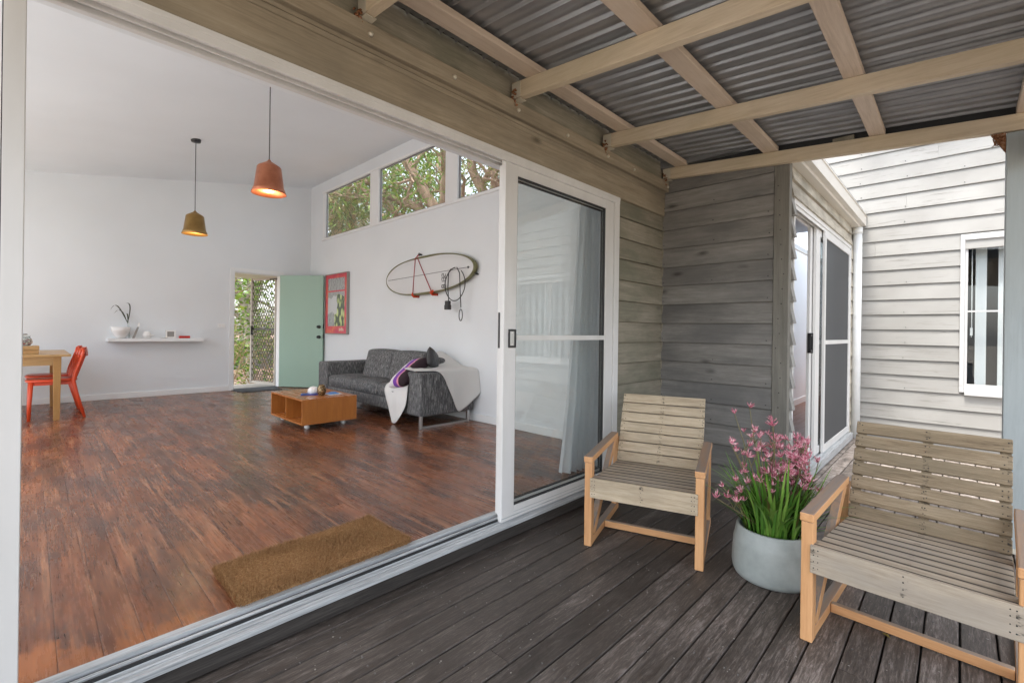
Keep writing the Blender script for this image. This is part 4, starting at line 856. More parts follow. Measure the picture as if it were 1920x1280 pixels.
pillow('cushion', 'small dark satin cushion standing on the throw', (3.30, 4.47, 0.735), 0.13, 0.12, 0.05, 'dark_satin', (R(80), R(28), R(30)))

# ------------------------------------------------------------------ coffee table and what lies on it
ct = thing('coffee_table', 'low orange timber coffee table on castors with two open cubbies', 'coffee table', (2.29, 5.39, 0))
x0, x1, y0, y1, zb, zt = 1.985, 2.595, 4.945, 5.85, 0.062, 0.331; tk = 0.017
part('top', MB().box(x0, x1, y0, y1, zt - tk, zt), 'teak_top', ct, bevel=0.0015)
part('bottom', MB().box(x0, x1, y0 + .0, y1, zb, zb + tk), 'teak_top', ct, bevel=0.0015)
part('side_panel', MB().box(x0, x1, y0, y0 + tk, zb + tk + .0005, zt - tk - .0005), 'teak', ct, bevel=0.001)
part('side_panel', MB().box(x0, x1, y1 - tk, y1, zb + tk + .0005, zt - tk - .0005), 'teak', ct, bevel=0.001)
part('divider', MB().box(x0 + .002, x1 - .002, (y0 + y1) / 2 - tk / 2, (y0 + y1) / 2 + tk / 2, zb + tk + .0005, zt - tk - .0005), 'teak', ct)
part('back_panel', MB().box((x0 + x1) / 2 - .006, (x0 + x1) / 2 + .006, y0 + tk + .0005, y1 - tk - .0005, zb + tk + .0005, zt - tk - .0005), 'teak', ct)
for cx in (x0 + .1, x1 - .1):
    for cy in (y0 + .11, y1 - .11):
        cs = part('castor', MB().box(cx - .012, cx + .016, cy - .012, cy + .012, 0.045, 0.0618), 'chrome', ct)
        for s_ in (-.012, .012): part('wheel', MB().tube([(cx - .004, cy + s_ - .006, .0225), (cx - .004, cy + s_ + .006, .0225)], 0.0225, 16), 'porcelain', cs)
ztp = zt + .0005
tag(part('vase', MB().lathe([(0.026, 0), (0.040, 0.016), (0.048, 0.05), (0.046, 0.08), (0.036, 0.105), (0.034, 0.118), (0.030, 0.118), (0.032, 0.104), (0.036, 0.02), (0.001, 0.01)], 28, (2.285, 5.165, ztp)), 'vase'), 'small bronze patterned vase on the coffee table', 'vase')
tag(part('booklet', MB().hexa([(2.10, 5.28, ztp), (2.27, 5.22, ztp), (2.33, 5.36, ztp), (2.17, 5.43, ztp), (2.10, 5.28, ztp + .008), (2.27, 5.22, ztp + .008), (2.33, 5.36, ztp + .008), (2.17, 5.43, ztp + .008)]), 'blue'), 'dark blue booklet lying on the coffee table left of the vase', 'booklet')
q = MB(); q.grid(lambda u, v: (2.21 + .13 * v, 5.31 + .03 * math.sin(3.1 * u), ztp + .009 + .075 * math.sin(math.pi * min(1, u * 1.0)) * (1 - .2 * v)), 10, 6)
q = MB().lathe([(0.001, 0.0), (0.05, 0.0), (0.062, 0.025), (0.055, 0.055), (0.035, 0.075), (0.001, 0.083)], 24, (2.26, 5.325, ztp + .0085))
tag(part('shell_ornament', q, 'porcelain'), 'rounded white ornament sitting on the dark blue booklet', 'ornament')
tag(part('leaflet', MB().hexa([(2.36, 5.12, ztp), (2.52, 5.14, ztp), (2.53, 5.28, ztp), (2.36, 5.27, ztp), (2.36, 5.12, ztp + .003), (2.52, 5.14, ztp + .003), (2.53, 5.28, ztp + .003), (2.36, 5.27, ztp + .003)]), 'paper'), 'white leaflet lying on the coffee table right of the vase', 'leaflet')
q = MB(); q.box(2.37, 2.49, 5.16, 5.25, ztp + .0035, ztp + .012).box(2.40, 2.47, 5.18, 5.24, ztp + .0122, ztp + .022)
tag(part('card_pack', q, 'blue_light', bevel=0.003), 'bright blue pack of cards on the white leaflet', 'cards')

# ------------------------------------------------------------------ art print, surfboard
pr = thing('framed_print', 'tall framed print with a red border on the wall behind the sofa', 'picture', (3.72, 7.84, 1.52))
part('frame', MB().wallgrid('X', 3.69, 3.7415, 7.42, 8.26, 0.992, 2.05, [(7.432, 8.248, 1.004, 2.038)]), 'frame_grey', pr, bevel=0.002)
part('border', MB().wallgrid('X', 3.706, 3.711, 7.433, 8.247, 1.005, 2.037, [(7.53, 8.16, 1.13, 1.97)]).box(3.7055, 3.7105, 7.53, 8.16, 1.73, 1.755), 'print_red', pr)
part('print', MB().box(3.707, 3.7112, 7.5305, 8.1595, 1.1305, 1.9695), 'print', pr)
q = MB()
for i in range(5): q.box(3.7045, 3.7058, 7.56 + i * .035, 7.58 + i * .035, 1.045 + .01 * (i % 2), 1.085 + .012 * (i % 3))
part('signature', q, 'candy_white', pr)
SB = Vector((3.695, 5.155, 1.822))
sb = thing('surfboard', 'white surfboard with an olive rail slung sideways on the wall above the sofa', 'surfboard', SB)
def outl(t):      # half width along length t in -1..1 (nose +)
    return 0.252 * (max(0, 1 - abs(t) ** (2.9 if t > 0 else 2.2))) ** 0.5
tl = R(-1.5)
def sbp(t, w, n): y, z = t * 0.985, w; return (SB.x + n, SB.y + y * math.cos(tl) - z * math.sin(tl), SB.z + y * math.sin(tl) + z * math.cos(tl))
NT_ = 48; tt = [math.sin(-math.pi / 2 + math.pi * i / NT_) for i in range(NT_ + 1)]
q = MB(); m_ = 10
def body(u, v):
    t = math.sin(-math.pi / 2 + math.pi * u); a = -1 + 2 * v; w = outl(t)
    return sbp(t, a * w * 0.985, -0.018 - 0.022 * (1 - a ** 4) * (1 - .5 * t ** 6))
q.grid(body, NT_, m_); q.grid(lambda u, v: (SB.x + 0.03,) + body(u, v)[1:], NT_, m_)
part('deck_skin', q, 'surf_white', sb)
ring = [sbp(t, outl(t), 0.0) for t in tt] + [sbp(t, -outl(t), 0.0) for t in reversed(tt)][1:-1]
q = MB(); n_ = len(ring); vs = []; fs = []
for i, p in enumerate(ring):
    p = Vector(p); c = SB; d_ = (p - c); d_.x = 0; d_.normalize()
    for k in range(10):
        a = 2 * math.pi * k / 10; vs.append(p + d_ * (0.02 * math.cos(a) - .008) + Vector((0.034 * math.sin(a), 0, 0)))
for i in range(n_):
    for k in range(10): fs.append((i * 10 + k, i * 10 + (k + 1) % 10, ((i + 1) % n_) * 10 + (k + 1) % 10, ((i + 1) % n_) * 10 + k))
q.add(vs, fs, True); part('rail', q, 'olive', sb)
q = MB()
for i in range(20): q.bar(sbp(-.93 + i * .0925, 0, -.0415), sbp(-.93 + (i + 1) * .0925, 0, -.0415), 0.006, 0.003, (1, 0, 0))
part('stringer', q, 'cord', sb)
part('leash_plug', MB().tube([sbp(-.9, 0, -.036), sbp(-.9, 0, -.043)], 0.014, 12), 'black', sb)
part('fin', MB().bar(sbp(-.93, -.05, .02), sbp(-1.0, -.09, .02), 0.012, 0.05, (1, 0, 0)), 'black', sb)
SEG = {'8': 'abcdefg', '1': 'bc', '3': 'abcdg', '2': 'abdeg'}; dw_, dh_ = 0.034, 0.075      # black number reading upwards
def dseg(s): return {'a': ((0, 1), (1, 1)), 'g': ((0, .5), (1, .5)), 'd': ((0, 0), (1, 0)), 'b': ((1, .5), (1, 1)), 'c': ((1, 0), (1, .5)), 'f': ((0, .5), (0, 1)), 'e': ((0, 0), (0, .5))}[s]
for i_, ch in enumerate('8132'):
    q = MB()
    for s_ in SEG[ch]:
        (u0_, v0_), (u1_, v1_) = dseg(s_); B_ = lambda u, v: (SB.x - .0445, 4.70 + dh_ * v, 1.625 + i_ * .047 + dw_ * u)
        q.bar(B_(u0_, v0_), B_(u1_, v1_), .009, .002, (1, 0, 0))
    part('digit', q, 'black', sb)
hk = sbp(0.19, 0.30, 0.03)
tag(part('wall_hook', MB().tube([(3.742, hk[1], hk[2]), (3.70, hk[1], hk[2])], 0.012, 10).tube([(3.70 + .018 * math.cos(a), hk[1] + .0, hk[2] + .018 * math.sin(a)) for a in [i * math.pi / 8 for i in range(17)]], 0.004, 6), 'black'), 'small black hook on the wall above the surfboard', 'hook')
sl = thing('strap_sling', 'red webbing sling with rubber cradles holding the surfboard on the wall', 'strap', (3.66, hk[1], hk[2]))
for k, (ta, m_) in enumerate(((0.275, 'red_strap'), (-0.155, 'red_strap'))):
    foot = sbp(ta, -outl(ta) - .012, -0.03)
    part('strap', MB().bar((3.69, hk[1], hk[2]), sbp(0.19 + (.03 if k == 0 else -.02), outl(.19) * .98, -.038), 0.014, 0.003, (1, 0, 0)).bar(sbp(0.19 + (.03 if k == 0 else -.02), outl(.19) * .98, -.041), (3.648, foot[1], foot[2] + .03), 0.014, 0.003, (1, 0, 0)), m_, sl)
    q = MB().tube([(3.742, foot[1] - .01, foot[2] - .012), (3.66, foot[1] - .01, foot[2] - .014), (3.642, foot[1], foot[2] + .006), (3.646, foot[1], foot[2] + .04)], [.016, .018, .016, .008], 10)
    if k == 1:
        for _ in range(9): q.tube([(3.66, foot[1], foot[2]), (3.63, foot[1] - .05 + rnd.uniform(-.05, .05), foot[2] + rnd.uniform(-.015, .045))], [.008, .004], 6)
    part('cradle', q, 'orange_red', sl)
ls = thing('surf_leash', 'coiled black surf leash hanging over the right end of the surfboard', 'leash', (3.62, 4.5, 1.8))
cy_, cz_ = 4.48, 1.65
co = [(3.625 + .004 * math.sin(3 * a), cy_ + 0.19 * math.sin(a), cz_ + 0.205 * math.cos(a)) for a in [i * 2 * math.pi / 36 for i in range(33)]]
part('cord', MB().tube(co, 0.006, 8).tube([(3.628, 4.56, 1.845), (3.62, 4.60, 1.80), (3.62, 4.61, 1.62), (3.635, 4.61, 1.45)], 0.006, 8).tube([(3.628, 4.45, 1.855), (3.62, 4.385, 1.78), (3.618, 4.37, 1.6), (3.63, 4.365, 1.36)], 0.006, 8), 'black', ls)
part('cuff', MB().box(3.60, 3.645, 4.575, 4.645, 1.355, 1.45).box(3.595, 3.65, 4.57, 4.65, 1.34, 1.40), 'black', ls, bevel=0.006)
part('loop', MB().tube([(3.63, 4.365 + .032 * math.sin(a), 1.27 + 0.07 * math.cos(a)) for a in [i * 2 * math.pi / 18 for i in range(19)]], 0.006, 6), 'black', ls)

# ------------------------------------------------------------------ floating shelf and its ornaments
tag(part('floating_shelf', MB().box(0.78, 1.95, 8.795, 9.0195, 0.853, 0.902), 'trim_white', bevel=0.003), 'long white floating shelf on the far wall', 'shelf')
zs = 0.9025
tag(part('bowl', MB().lathe([(0.035, 0), (0.05, 0.004), (0.085, 0.05), (0.11, 0.11), (0.118, 0.165), (0.113, 0.165), (0.105, 0.11), (0.08, 0.055), (0.001, 0.012)], 36, (0.93, 8.9, zs)), 'porcelain'), 'round white bowl at the left end of the shelf', 'bowl')
tp = thing('sprig_vase', 'slim clear vase with a leaning sprig of dark narrow leaves, behind the white bowl', 'vase', (1.03, 8.93, zs))
part('tube', MB().tube([(1.035, 8.93, zs), (1.015, 8.93, zs + .26)], 0.012, 12, False), 'jar_glass', tp)
b0 = Vector((1.012, 8.93, zs + .22))
for tip, bow in (((0.955, 8.9, 1.415), (.05, 0, .12)), ((0.81, 8.9, 1.31), (-.02, 0, .16)), ((0.85, 8.92, 1.26), (.0, 0, .12)), ((0.99, 8.95, 1.27), (.01, 0, .05))):
    e = Vector(tip); pts = [b0 + (e - b0) * s + Vector(bow) * math.sin(math.pi * s) for s in [i / 8 for i in range(9)]]
    q = MB(); vs = []; 
    for i, p in enumerate(pts):
        w = 0.0075 * math.sin(math.pi * min(1, .12 + i / 9.2)); vs += [p + Vector((w, 0, w * .3)), p + Vector((0, -.003, 0)), p - Vector((w, 0, w * .3))]
    q.add(vs, [(3 * i + j, 3 * i + j + 1, 3 * i + j + 4, 3 * i + j + 3) for i in range(8) for j in (0, 1)], True); part('leaf', q, 'dark_leaf', tp, fix=False)
pw = thing('slanted_card', 'narrow dark strip leaning beside the white bowl', 'card', (1.1, 8.86, zs))
part('strip', MB().hexa([(1.055, 8.85, zs), (1.085, 8.85, zs), (1.085, 8.856, zs), (1.055, 8.856, zs), (1.12, 8.90, zs + .17), (1.145, 8.90, zs + .17), (1.145, 8.906, zs + .17), (1.12, 8.906, zs + .17)]), 'frame_grey', pw)
part('strip_end', MB().hexa([(1.121, 8.901, zs + .1705), (1.144, 8.901, zs + .1705), (1.144, 8.905, zs + .1705), (1.121, 8.905, zs + .1705), (1.14, 8.92, zs + .235), (1.155, 8.92, zs + .235), (1.155, 8.924, zs + .235), (1.14, 8.924, zs + .235)]), 'paper', pw)
q = MB(); q.lathe([(0.03, 0), (0.05, .008), (0.056, .035), (0.058, .037), (0.052, .045), (0.05, .07), (0.03, .1), (0.001, .108)], 26, (1.235, 8.88, zs))
q.tube([(1.27, 8.86, zs + .045), (1.33, 8.84, zs + .05)], [.02, .004], 8); tag(part('shell_ornament', q, 'porcelain'), 'ridged white shell ornament on the shelf, right of the bowl', 'ornament')
tag(part('saucer', MB().lathe([(0.02, 0), (0.05, .006), (0.06, .014), (0.055, .014), (0.02, .006)], 24, (1.43, 8.87, zs)), 'porcelain'), 'flat white saucer in the middle of the shelf', 'saucer')
cf = thing('photo_frame', 'small white photo frame standing on the shelf between the saucer and the red tin', 'photo frame', (1.525, 8.9, zs))
part('frame', MB().wallgrid('Y', 8.88, 8.91, 1.465, 1.60, zs, zs + .125, [(1.487, 1.578, zs + .022, zs + .103)]), 'porcelain', cf, bevel=0.003)
part('photo', MB().box(1.4875, 1.5775, 8.893, 8.90, zs + .0225, zs + .1025), 'frame_grey', cf)
tag(part('tin', MB().box(1.635, 1.775, 8.83, 8.90, zs, zs + .038), 'red', bevel=0.004), 'flat red tin at the right end of the shelf', 'tin')

# ------------------------------------------------------------------ dining table, red chairs, sweet jars
dt = thing('dining_table', 'honey oak dining table at the left edge of the room', 'table', (-0.5, 8.05, 0))
part('table_top', MB().box(-1.3, 0.335, 7.37, 8.80, 0.722, 0.748), 'oak_x', dt, bevel=0.004)
part('apron', MB().box(-1.2, 0.185, 7.42, 7.442, 0.625, 0.7215).box(0.222, 0.244, 7.5, 8.67, 0.625, 0.7215).box(-1.2, 0.185, 8.728, 8.75, 0.625, 0.7215), 'oak_x', dt)
for x in (-1.27, 0.186):
    for y in (7.40, 8.69): part('leg', MB().hexa([(x + .008, y + .004, 0), (x + .062, y + .004, 0), (x + .062, y + .06, 0), (x + .008, y + .06, 0), (x, y, 0.7215), (x + .07, y, 0.7215), (x + .07, y + .068, 0.7215), (x, y + .068, 0.7215)]), 'oak', dt, bevel=0.003)
def red_chair(name, label, loc):
    t = thing(name, label, 'chair', loc, 0, 'orange red chairs at the end of the oak table'); ORG[t.name] = Vector((0, 0, 0))
    q = MB(); n = 24; rim = []
    for i in range(n):
        a = 2 * math.pi * i / n; cx = 0.215 * (abs(math.cos(a)) ** .6) * (1 if math.cos(a) > 0 else -1); cy = 0.2 * (abs(math.sin(a)) ** .6) * (1 if math.sin(a) > 0 else -1) * (1.0 - .12 * (math.cos(a) > 0) * math.cos(a)); rim.append((cx, cy))
    vs = [(x, y, 0.43) for x, y in rim] + [(x * 1.03, y * 1.03, 0.445) for x, y in rim] + [(x * .97, y * .97, 0.462) for x, y in rim] + [(x * .4, y * .4, 0.45) for x, y in rim]
    fs = [tuple(range(n - 1, -1, -1)), tuple(range(3 * n, 4 * n))] + [(j * n + i, j * n + (i + 1) % n, (j + 1) * n + (i + 1) % n, (j + 1) * n + i) for j in range(3) for i in range(n)]
    q.add(vs, fs, True); part('seat', q, 'red_chair', t, world=False)
    part('seat_rail', MB().box(-.17, .17, -.165, -.145, .395, .43).box(-.17, .17, .145, .165, .395, .43), 'red_chair', t, world=False)
    for sy in (-1, 1):
        part('leg', MB().tube([(-.17, sy * .165, .43), (-.18, sy * .17, .2), (-.185, sy * .175, 0)], [.021, .018, .015], 12), 'red_chair', t, world=False)
        part('back_leg', MB().tube([(.265, sy * .185, .80), (.25, sy * .183, .72), (.19, sy * .175, .52), (.175, sy * .17, .43), (.20, sy * .175, .3), (.275, sy * .195, 0)], [.014, .019, .021, .022, .02, .015], 12), 'red_chair', t, world=False)
    part('top_rail', MB().grid(lambda u, v: (.262 + .03 * math.cos(math.pi * (u - .5)) - .012 * v * v, -.195 + .39 * u, .72 + .10 * v * (1 - .35 * (2 * u - 1) ** 4)), 16, 4).grid(lambda u, v: (.282 + .03 * math.cos(math.pi * (u - .5)) - .012 * v * v, -.195 + .39 * u, .72 + .10 * v * (1 - .35 * (2 * u - 1) ** 4)), 16, 4), 'red_chair', t, world=False)
    for sy in (-.06, .06): part('spindle', MB().tube([(.285, sy, .74), (.2, sy, .455)], .011, 10), 'red_chair', t, world=False)
    return t
rc = red_chair('dining_chair', 'orange red timber chair tucked in at the near corner of the oak table', (0.185, 7.66, 0))
rc2 = copy_tree(rc); rc2.location = (0.18, 8.29, 0); rc2['label'] = 'orange red timber chair beyond the first, half hidden behind it at the oak table'
cr = thing('wooden_tray', 'pale wooden box on the dining table with sweet jars on it', 'box', (-0.1, 7.68, 0.749))
part('tray', MB().box(-0.34, 0.075, 7.58, 7.80, 0.7485, 0.793).box(-0.34, 0.078, 7.577, 7.803, 0.7945, 0.842), 'oak_x', cr, bevel=0.003)
for i, (x, y, lb) in enumerate(((-0.035, 7.66, 'squat glass jar of red and white sweets, right jar on the wooden box'), (-0.155, 7.68, 'squat glass jar of red and white sweets, left jar on the wooden box'))):
    j = thing('sweet_jar', lb, 'jar', (x, y, 0.8425), 0, 'sweet jars on the wooden box')
    part('glass_body', MB().lathe([(0.03, 0.0), (0.055, 0.01), (0.062, 0.04), (0.055, 0.075), (0.04, 0.095), (0.04, 0.105), (0.037, 0.105), (0.037, 0.094), (0.058, 0.04), (0.03, 0.006)], 24, (x, y, 0.8426)), 'jar_glass', j)
    part('lid', MB().lathe([(0.041, 0.105), (0.043, 0.116), (0.02, 0.124), (0.018, 0.134), (0.001, 0.138)], 24, (x, y, 0.8426)), 'jar_glass', j)
    q = MB(); q2 = MB(); rr_ = random.Random(i)
    for k in range(46):
        a = rr_.uniform(0, 6.3); r_ = rr_.uniform(0, .044); p = Vector((x + r_ * math.cos(a), y + r_ * math.sin(a), 0.8426 + rr_.uniform(.016, .07)))
        (q if (k // 6) % 2 else q2).tube([p, p + Vector((rr_.uniform(-.016, .016), rr_.uniform(-.016, .016), .008))], .009, 6)
    tag(part('sweets', q, 'candy', j), kind='stuff'); tag(part('pale_sweets', q2, 'candy_white', j), kind='stuff')

# ------------------------------------------------------------------ coir mat
cm = thing('coir_mat', 'thick brown coir doormat inside the sliding door', 'doormat', (0.95, 2.18, 0))
A0, A1, A2, A3 = Vector((0.571, 1.985, 0)), Vector((1.345, 1.99, 0)), Vector((1.338, 2.395, 0)), Vector((0.572, 2.352, 0))
H_ = 0.034; _c = (A0 + A2) / 2; _in = [_c + (p - _c) * .975 for p in (A0, A1, A2, A3)]; q = MB(); q.hexa(_in + [p + Vector((0, 0, H_ - .008)) for p in _in]); part('backing', q, 'coir', cm)
rg = np.random.default_rng(3); N = 34000; u = rg.random(N); v = rg.random(N)
k_ = rg.random(N) < .2; u = np.where(k_ & (rg.random(N) < .5), np.round(u), u); v = np.where(k_ & (u > 0) & (u < 1), np.round(v), v)
P = ((1 - u) * (1 - v))[:, None] * np.array(A0) + (u * (1 - v))[:, None] * np.array(A1) + (u * v)[:, None] * np.array(A2) + ((1 - u) * v)[:, None] * np.array(A3)
P[:, 2] = 0.004 + (H_ - .012) * np.where(k_, rg.random(N), 1.0); P[:, :2] += rg.normal(0, .004, (N, 2)); tram = .72 + .28 * np.clip(.5 + 1.2 * np.sin(P[:, 0] * 9 + 1) * np.cos(P[:, 1] * 13), 0, 1); P[:, 2] *= tram; ang = rg.random(N) * 6.283; ln = 0.014 + rg.random(N) * .012
d = np.stack([np.cos(ang) * .5, np.sin(ang) * .5, .55 + .5 * rg.random(N)], 1); w = np.stack([-np.sin(ang), np.cos(ang), np.zeros(N)], 1) * .0011
V = np.empty((N * 3, 3)); V[0::3] = P - w; V[1::3] = P + w; V[2::3] = P + d * ln[:, None]
me = bpy.data.meshes.new('fibres'); me.from_pydata(V.tolist(), [], [(3 * i, 3 * i + 1, 3 * i + 2) for i in range(N)]); me.transform(Matrix.Translation(-ORG[cm.name])); me.materials.append(MT['coir'])
tag(link(bpy.data.objects.new('fibres', me), cm), kind='stuff')

# ------------------------------------------------------------------ curtain inside the right hand pane
q = MB()
def cur(u, v):
    flare = (1 - v) ** 3
    x = 2.80 + 0.13 * v + (3.24 - 2.80 - 0.13 * v) * u - 0.0 * flare; a = u * 7 * 2 * math.pi
    return (x, 2.105 + 0.028 * math.sin(a) * (1 + .6 * flare) + .05 * flare * (1 - u), 0.012 + 2.06 * v)
q.grid(cur, 84, 18); tag(part('curtain', q, 'curtain', fix=False), 'grey white sheer curtain gathered behind the sliding door glass', 'curtain')
tag(part('curtain_track', MB().box(2.5, 3.70, 2.085, 2.115, 2.078, 2.098), 'trim_white'), 'white curtain track above the sliding door, inside', 'curtain track')
# ------------------------------------------------------------------ garden chairs
def garden_chair(label, loc, rz, slatm, name='garden_armchair'):
    t = thing(name, label, 'armchair', loc, rz, 'low timber garden armchairs on the deck'); ORG[t.name] = Vector((0, 0, 0))
    W = 0.625; LWd = 0.042
    for s in (0, 1):
        x0 = 0 if s == 0 else W - LWd; x1 = x0 + LWd; xm = (x0 + x1) / 2
        part('front_leg', MB().box(x0, x1, 0, 0.052, 0.0, 0.468), 'chair_orange', t, world=False, bevel=0.004)
        q = MB(); q.hexa([(x0 - .004, -.006, .4685), (x1 + .004, -.006, .4685), (x1 + .004, .60, .495), (x0 - .004, .60, .495), (x0 - .004, -.006, .503), (x1 + .004, -.006, .503), (x1 + .004, .60, .530), (x0 - .004, .60, .530)])
        part('armrest', q, 'chair_orange_y', t, world=False, bevel=0.005)
        part('brace', MB().bar((xm, .075, .045), (xm, .575, .495), .034, .05, (0, 0, 1)), 'chair_orange', t, world=False, bevel=0.003)
        part('floor_rail', MB().box(x0 + .002, x1 - .002, .0525, .66, 0.0, 0.044), 'chair_orange_y', t, world=False, bevel=0.004)
        part('back_support', MB().bar((xm, .625, .03), (xm, .665, .49), .032, .045, (0, 1, 0)), 'chair_orange', t, world=False, bevel=0.003)
    part('stretcher', MB().box(LWd, W - LWd, .29, .318, 0.006, 0.044), 'chair_orange_x', t, world=False, bevel=0.003)
    xa, xb = .034, .596; cx = (xa + xb) / 2; hl = (xb - xa) / 2
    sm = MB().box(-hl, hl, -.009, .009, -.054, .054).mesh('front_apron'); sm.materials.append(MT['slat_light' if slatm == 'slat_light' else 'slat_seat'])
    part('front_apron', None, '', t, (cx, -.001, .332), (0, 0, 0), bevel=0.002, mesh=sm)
    zf, zb = .386, .348; n = 8; dep = .575 - .009; pitch = dep / n; hw = (W - 2 * LWd - .012) / 2; tilt = math.atan2(zf - zb, dep)
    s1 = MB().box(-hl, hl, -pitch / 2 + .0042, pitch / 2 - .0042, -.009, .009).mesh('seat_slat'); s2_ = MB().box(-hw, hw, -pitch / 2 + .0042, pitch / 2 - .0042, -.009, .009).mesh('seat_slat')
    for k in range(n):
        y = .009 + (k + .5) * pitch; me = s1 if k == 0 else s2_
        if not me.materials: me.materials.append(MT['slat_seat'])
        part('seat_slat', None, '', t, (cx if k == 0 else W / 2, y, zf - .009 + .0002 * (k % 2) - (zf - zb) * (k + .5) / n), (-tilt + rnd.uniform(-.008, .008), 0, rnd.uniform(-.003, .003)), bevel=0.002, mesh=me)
    for x in (LWd + .018, W / 2, W - LWd - .018): part('seat_bearer', MB().bar((x, .012, .352), (x, .60, .318), .03, .03), 'slat_dark', t, world=False)
    a = Vector((0, .565, .352)); b = Vector((0, .758, .772)); L = (b - a).length; dd = (b - a).normalized(); ang = math.atan2(dd.y, dd.z); nb = 7; gap = .0095 if slatm == 'slat_dark' else .0065; hb = (L - gap * (nb - 1)) / nb
    bs = MB().box(-hw, hw, -.009, .009, -hb / 2, hb / 2).mesh('back_slat'); bs.materials.append(MT[slatm])
    for k in range(nb):
        p = a + dd * (hb / 2 + k * (hb + gap)); part('back_slat', None, '', t, (W / 2, p.y, p.z), (-ang + rnd.uniform(-.006, .006), rnd.uniform(-.004, .004), 0), bevel=0.0035, mesh=bs)
    nrm = Vector((0, dd.z, -dd.y)); nq = MB(); rn_ = random.Random(int(loc[1] * 100))
    for k in range(nb):
        for x in (LWd + .018, LWd + .032, W / 2 - .004, W / 2 + .006, W - LWd - .018, W - LWd - .032):
            for o_ in (-.014, .014):
                if rn_.random() < .72:
                    p = a + dd * (hb / 2 + k * (hb + gap) + o_ + rn_.uniform(-.004, .004)); c_ = Vector((x + rn_.uniform(-.003, .003), p.y, p.z)); nq.tube([c_ - nrm * .0085, c_ - nrm * .0101], rn_.uniform(.0018, .003), 6)
    for x in (.046, .06, W - .06, W - .046, W / 2):
        for z in (.30, .325, .35, .37): nq.tube([(x, -.0098, z), (x, -.0109, z)], rn_.uniform(.0018, .003), 6)
    tag(part('nail_heads', nq, 'rubber', t, world=False), kind='stuff')
    for x in (LWd + .026, W / 2 - .0, W - LWd - .026):
        p0 = a + nrm * .0225 - dd * .05; p1 = b + nrm * .0225 - dd * .004; part('back_batten', MB().bar((x, p0.y, p0.z), (x, p1.y, p1.z), .034, .026, nrm), slatm, t, world=False)
    return t
c1 = garden_chair('timber garden armchair with pale closed back slats, standing before the dark board wall', (2.177, 1.514, D + .001), math.atan2(-.953, .303), 'slat_light')
c2 = garden_chair('timber garden armchair with brown gapped back slats, nearest at the right edge', (2.124, 0.444, D + .001), R(-92.5), 'slat_dark')

# ------------------------------------------------------------------ potted kangaroo paw
PX, PY = 2.585, 0.662
pp = thing('potted_plant', 'grey glazed tub of pink flowering kangaroo paw between the two garden chairs', 'potted plant', (PX, PY, D))
ph = 0.245
part('pot', MB().lathe([(0.001, 0.001), (0.160, 0.001), (0.170, 0.005), (0.180, 0.025), (0.1845, 0.055), (0.1838, 0.10), (0.1785, 0.17), (0.1755, 0.186), (0.1735, 0.19), (0.165, ph - .006), (0.161, ph), (0.152, ph), (0.152, ph - .02), (0.163, 0.17), (0.15, 0.16), (0.001, 0.16)], 56, (PX, PY, D)), 'pot', pp, fix=True)
part('soil', MB().lathe([(0.163, 0.0), (0.1, .012), (0.001, .016)], 24, (PX, PY, D + .18), cap=False), 'soil', pp)
rl = random.Random(5)
def leafmesh(L, bend, w):
    q = MB(); n = 9; vs = []
    for i in range(n + 1):
        s = i / n; a = bend * s ** 1.6; 
        z = L * (s - .18 * bend * s ** 2.2); y = L * .42 * bend * s ** 2
        ww = w * (0.75 + .5 * s) * (1 - s ** 3.5) + .0006
        vs += [(-ww, y + .15 * ww, z), (0, y - .25 * ww, z), (ww, y + .15 * ww, z)]
    q.add(vs, [(3 * i + j, 3 * i + j + 1, 3 * i + j + 4, 3 * i + j + 3) for i in range(n) for j in (0, 1)], True)
    me = q.mesh('leaf', False); me.materials.append(MT['strap']); return me
lm = [leafmesh(L, b, w) for L, b, w in ((0.34, .35, .0058), (0.40, .6, .0064), (0.30, 1.0, .0064), (0.44, .25, .0054), (0.36, .85, .006), (0.26, .5, .0052), (0.38, 1.25, .0062))]
for i in range(320):
    a = rl.uniform(0, 6.283); r_ = 0.12 * rl.random() ** .6; out_a = a + rl.uniform(-.7, .7)
    me = lm[rl.randrange(len(lm))]; k = rl.uniform(.7, 1.12) * (1.0 if r_ < .08 else .92)
    o = part('leaf', None, '', pp, (r_ * math.cos(a), r_ * math.sin(a), .2), (rl.uniform(-.06, .05) - .35 * r_ / .12 * rl.uniform(.3, 1), rl.uniform(-.1, .1), out_a - math.pi / 2), mesh=me); o.scale = (1, 1, k)
# flower head: a fan of small curved tubes
def flowerhead(seed, n):
    r2 = random.Random(seed); q = MB()
    for i in range(n):
        a = r2.uniform(0, 6.283); e = r2.uniform(.25, 1.15); d_ = Vector((math.cos(a) * math.sin(e), math.sin(a) * math.sin(e), math.cos(e))); L = r2.uniform(.02, .036)
        p0 = d_ * .004; p1 = d_ * L * .55 + Vector((0, 0, .002)); p2 = d_ * L + Vector((0, 0, .004))
        q.tube([p0, p1, p2], [.0016, .0036, .0028], 5, False)
        for m_ in range(4):
            b = r2.uniform(0, 6.283); f = (d_ + Vector((math.cos(b), math.sin(b), .3)) * .8).normalized(); w = f.cross(d_).normalized() * .0018
            q.add([p2 - w, p2 + w, p2 + f * .013], [(0, 1, 2)])
    me = q.mesh('flower_head', False); me.materials.append(MT['pink']); return me
fh = [flowerhead(s, 9) for s in range(5)] + [flowerhead(s + 9, 6) for s in range(2)]
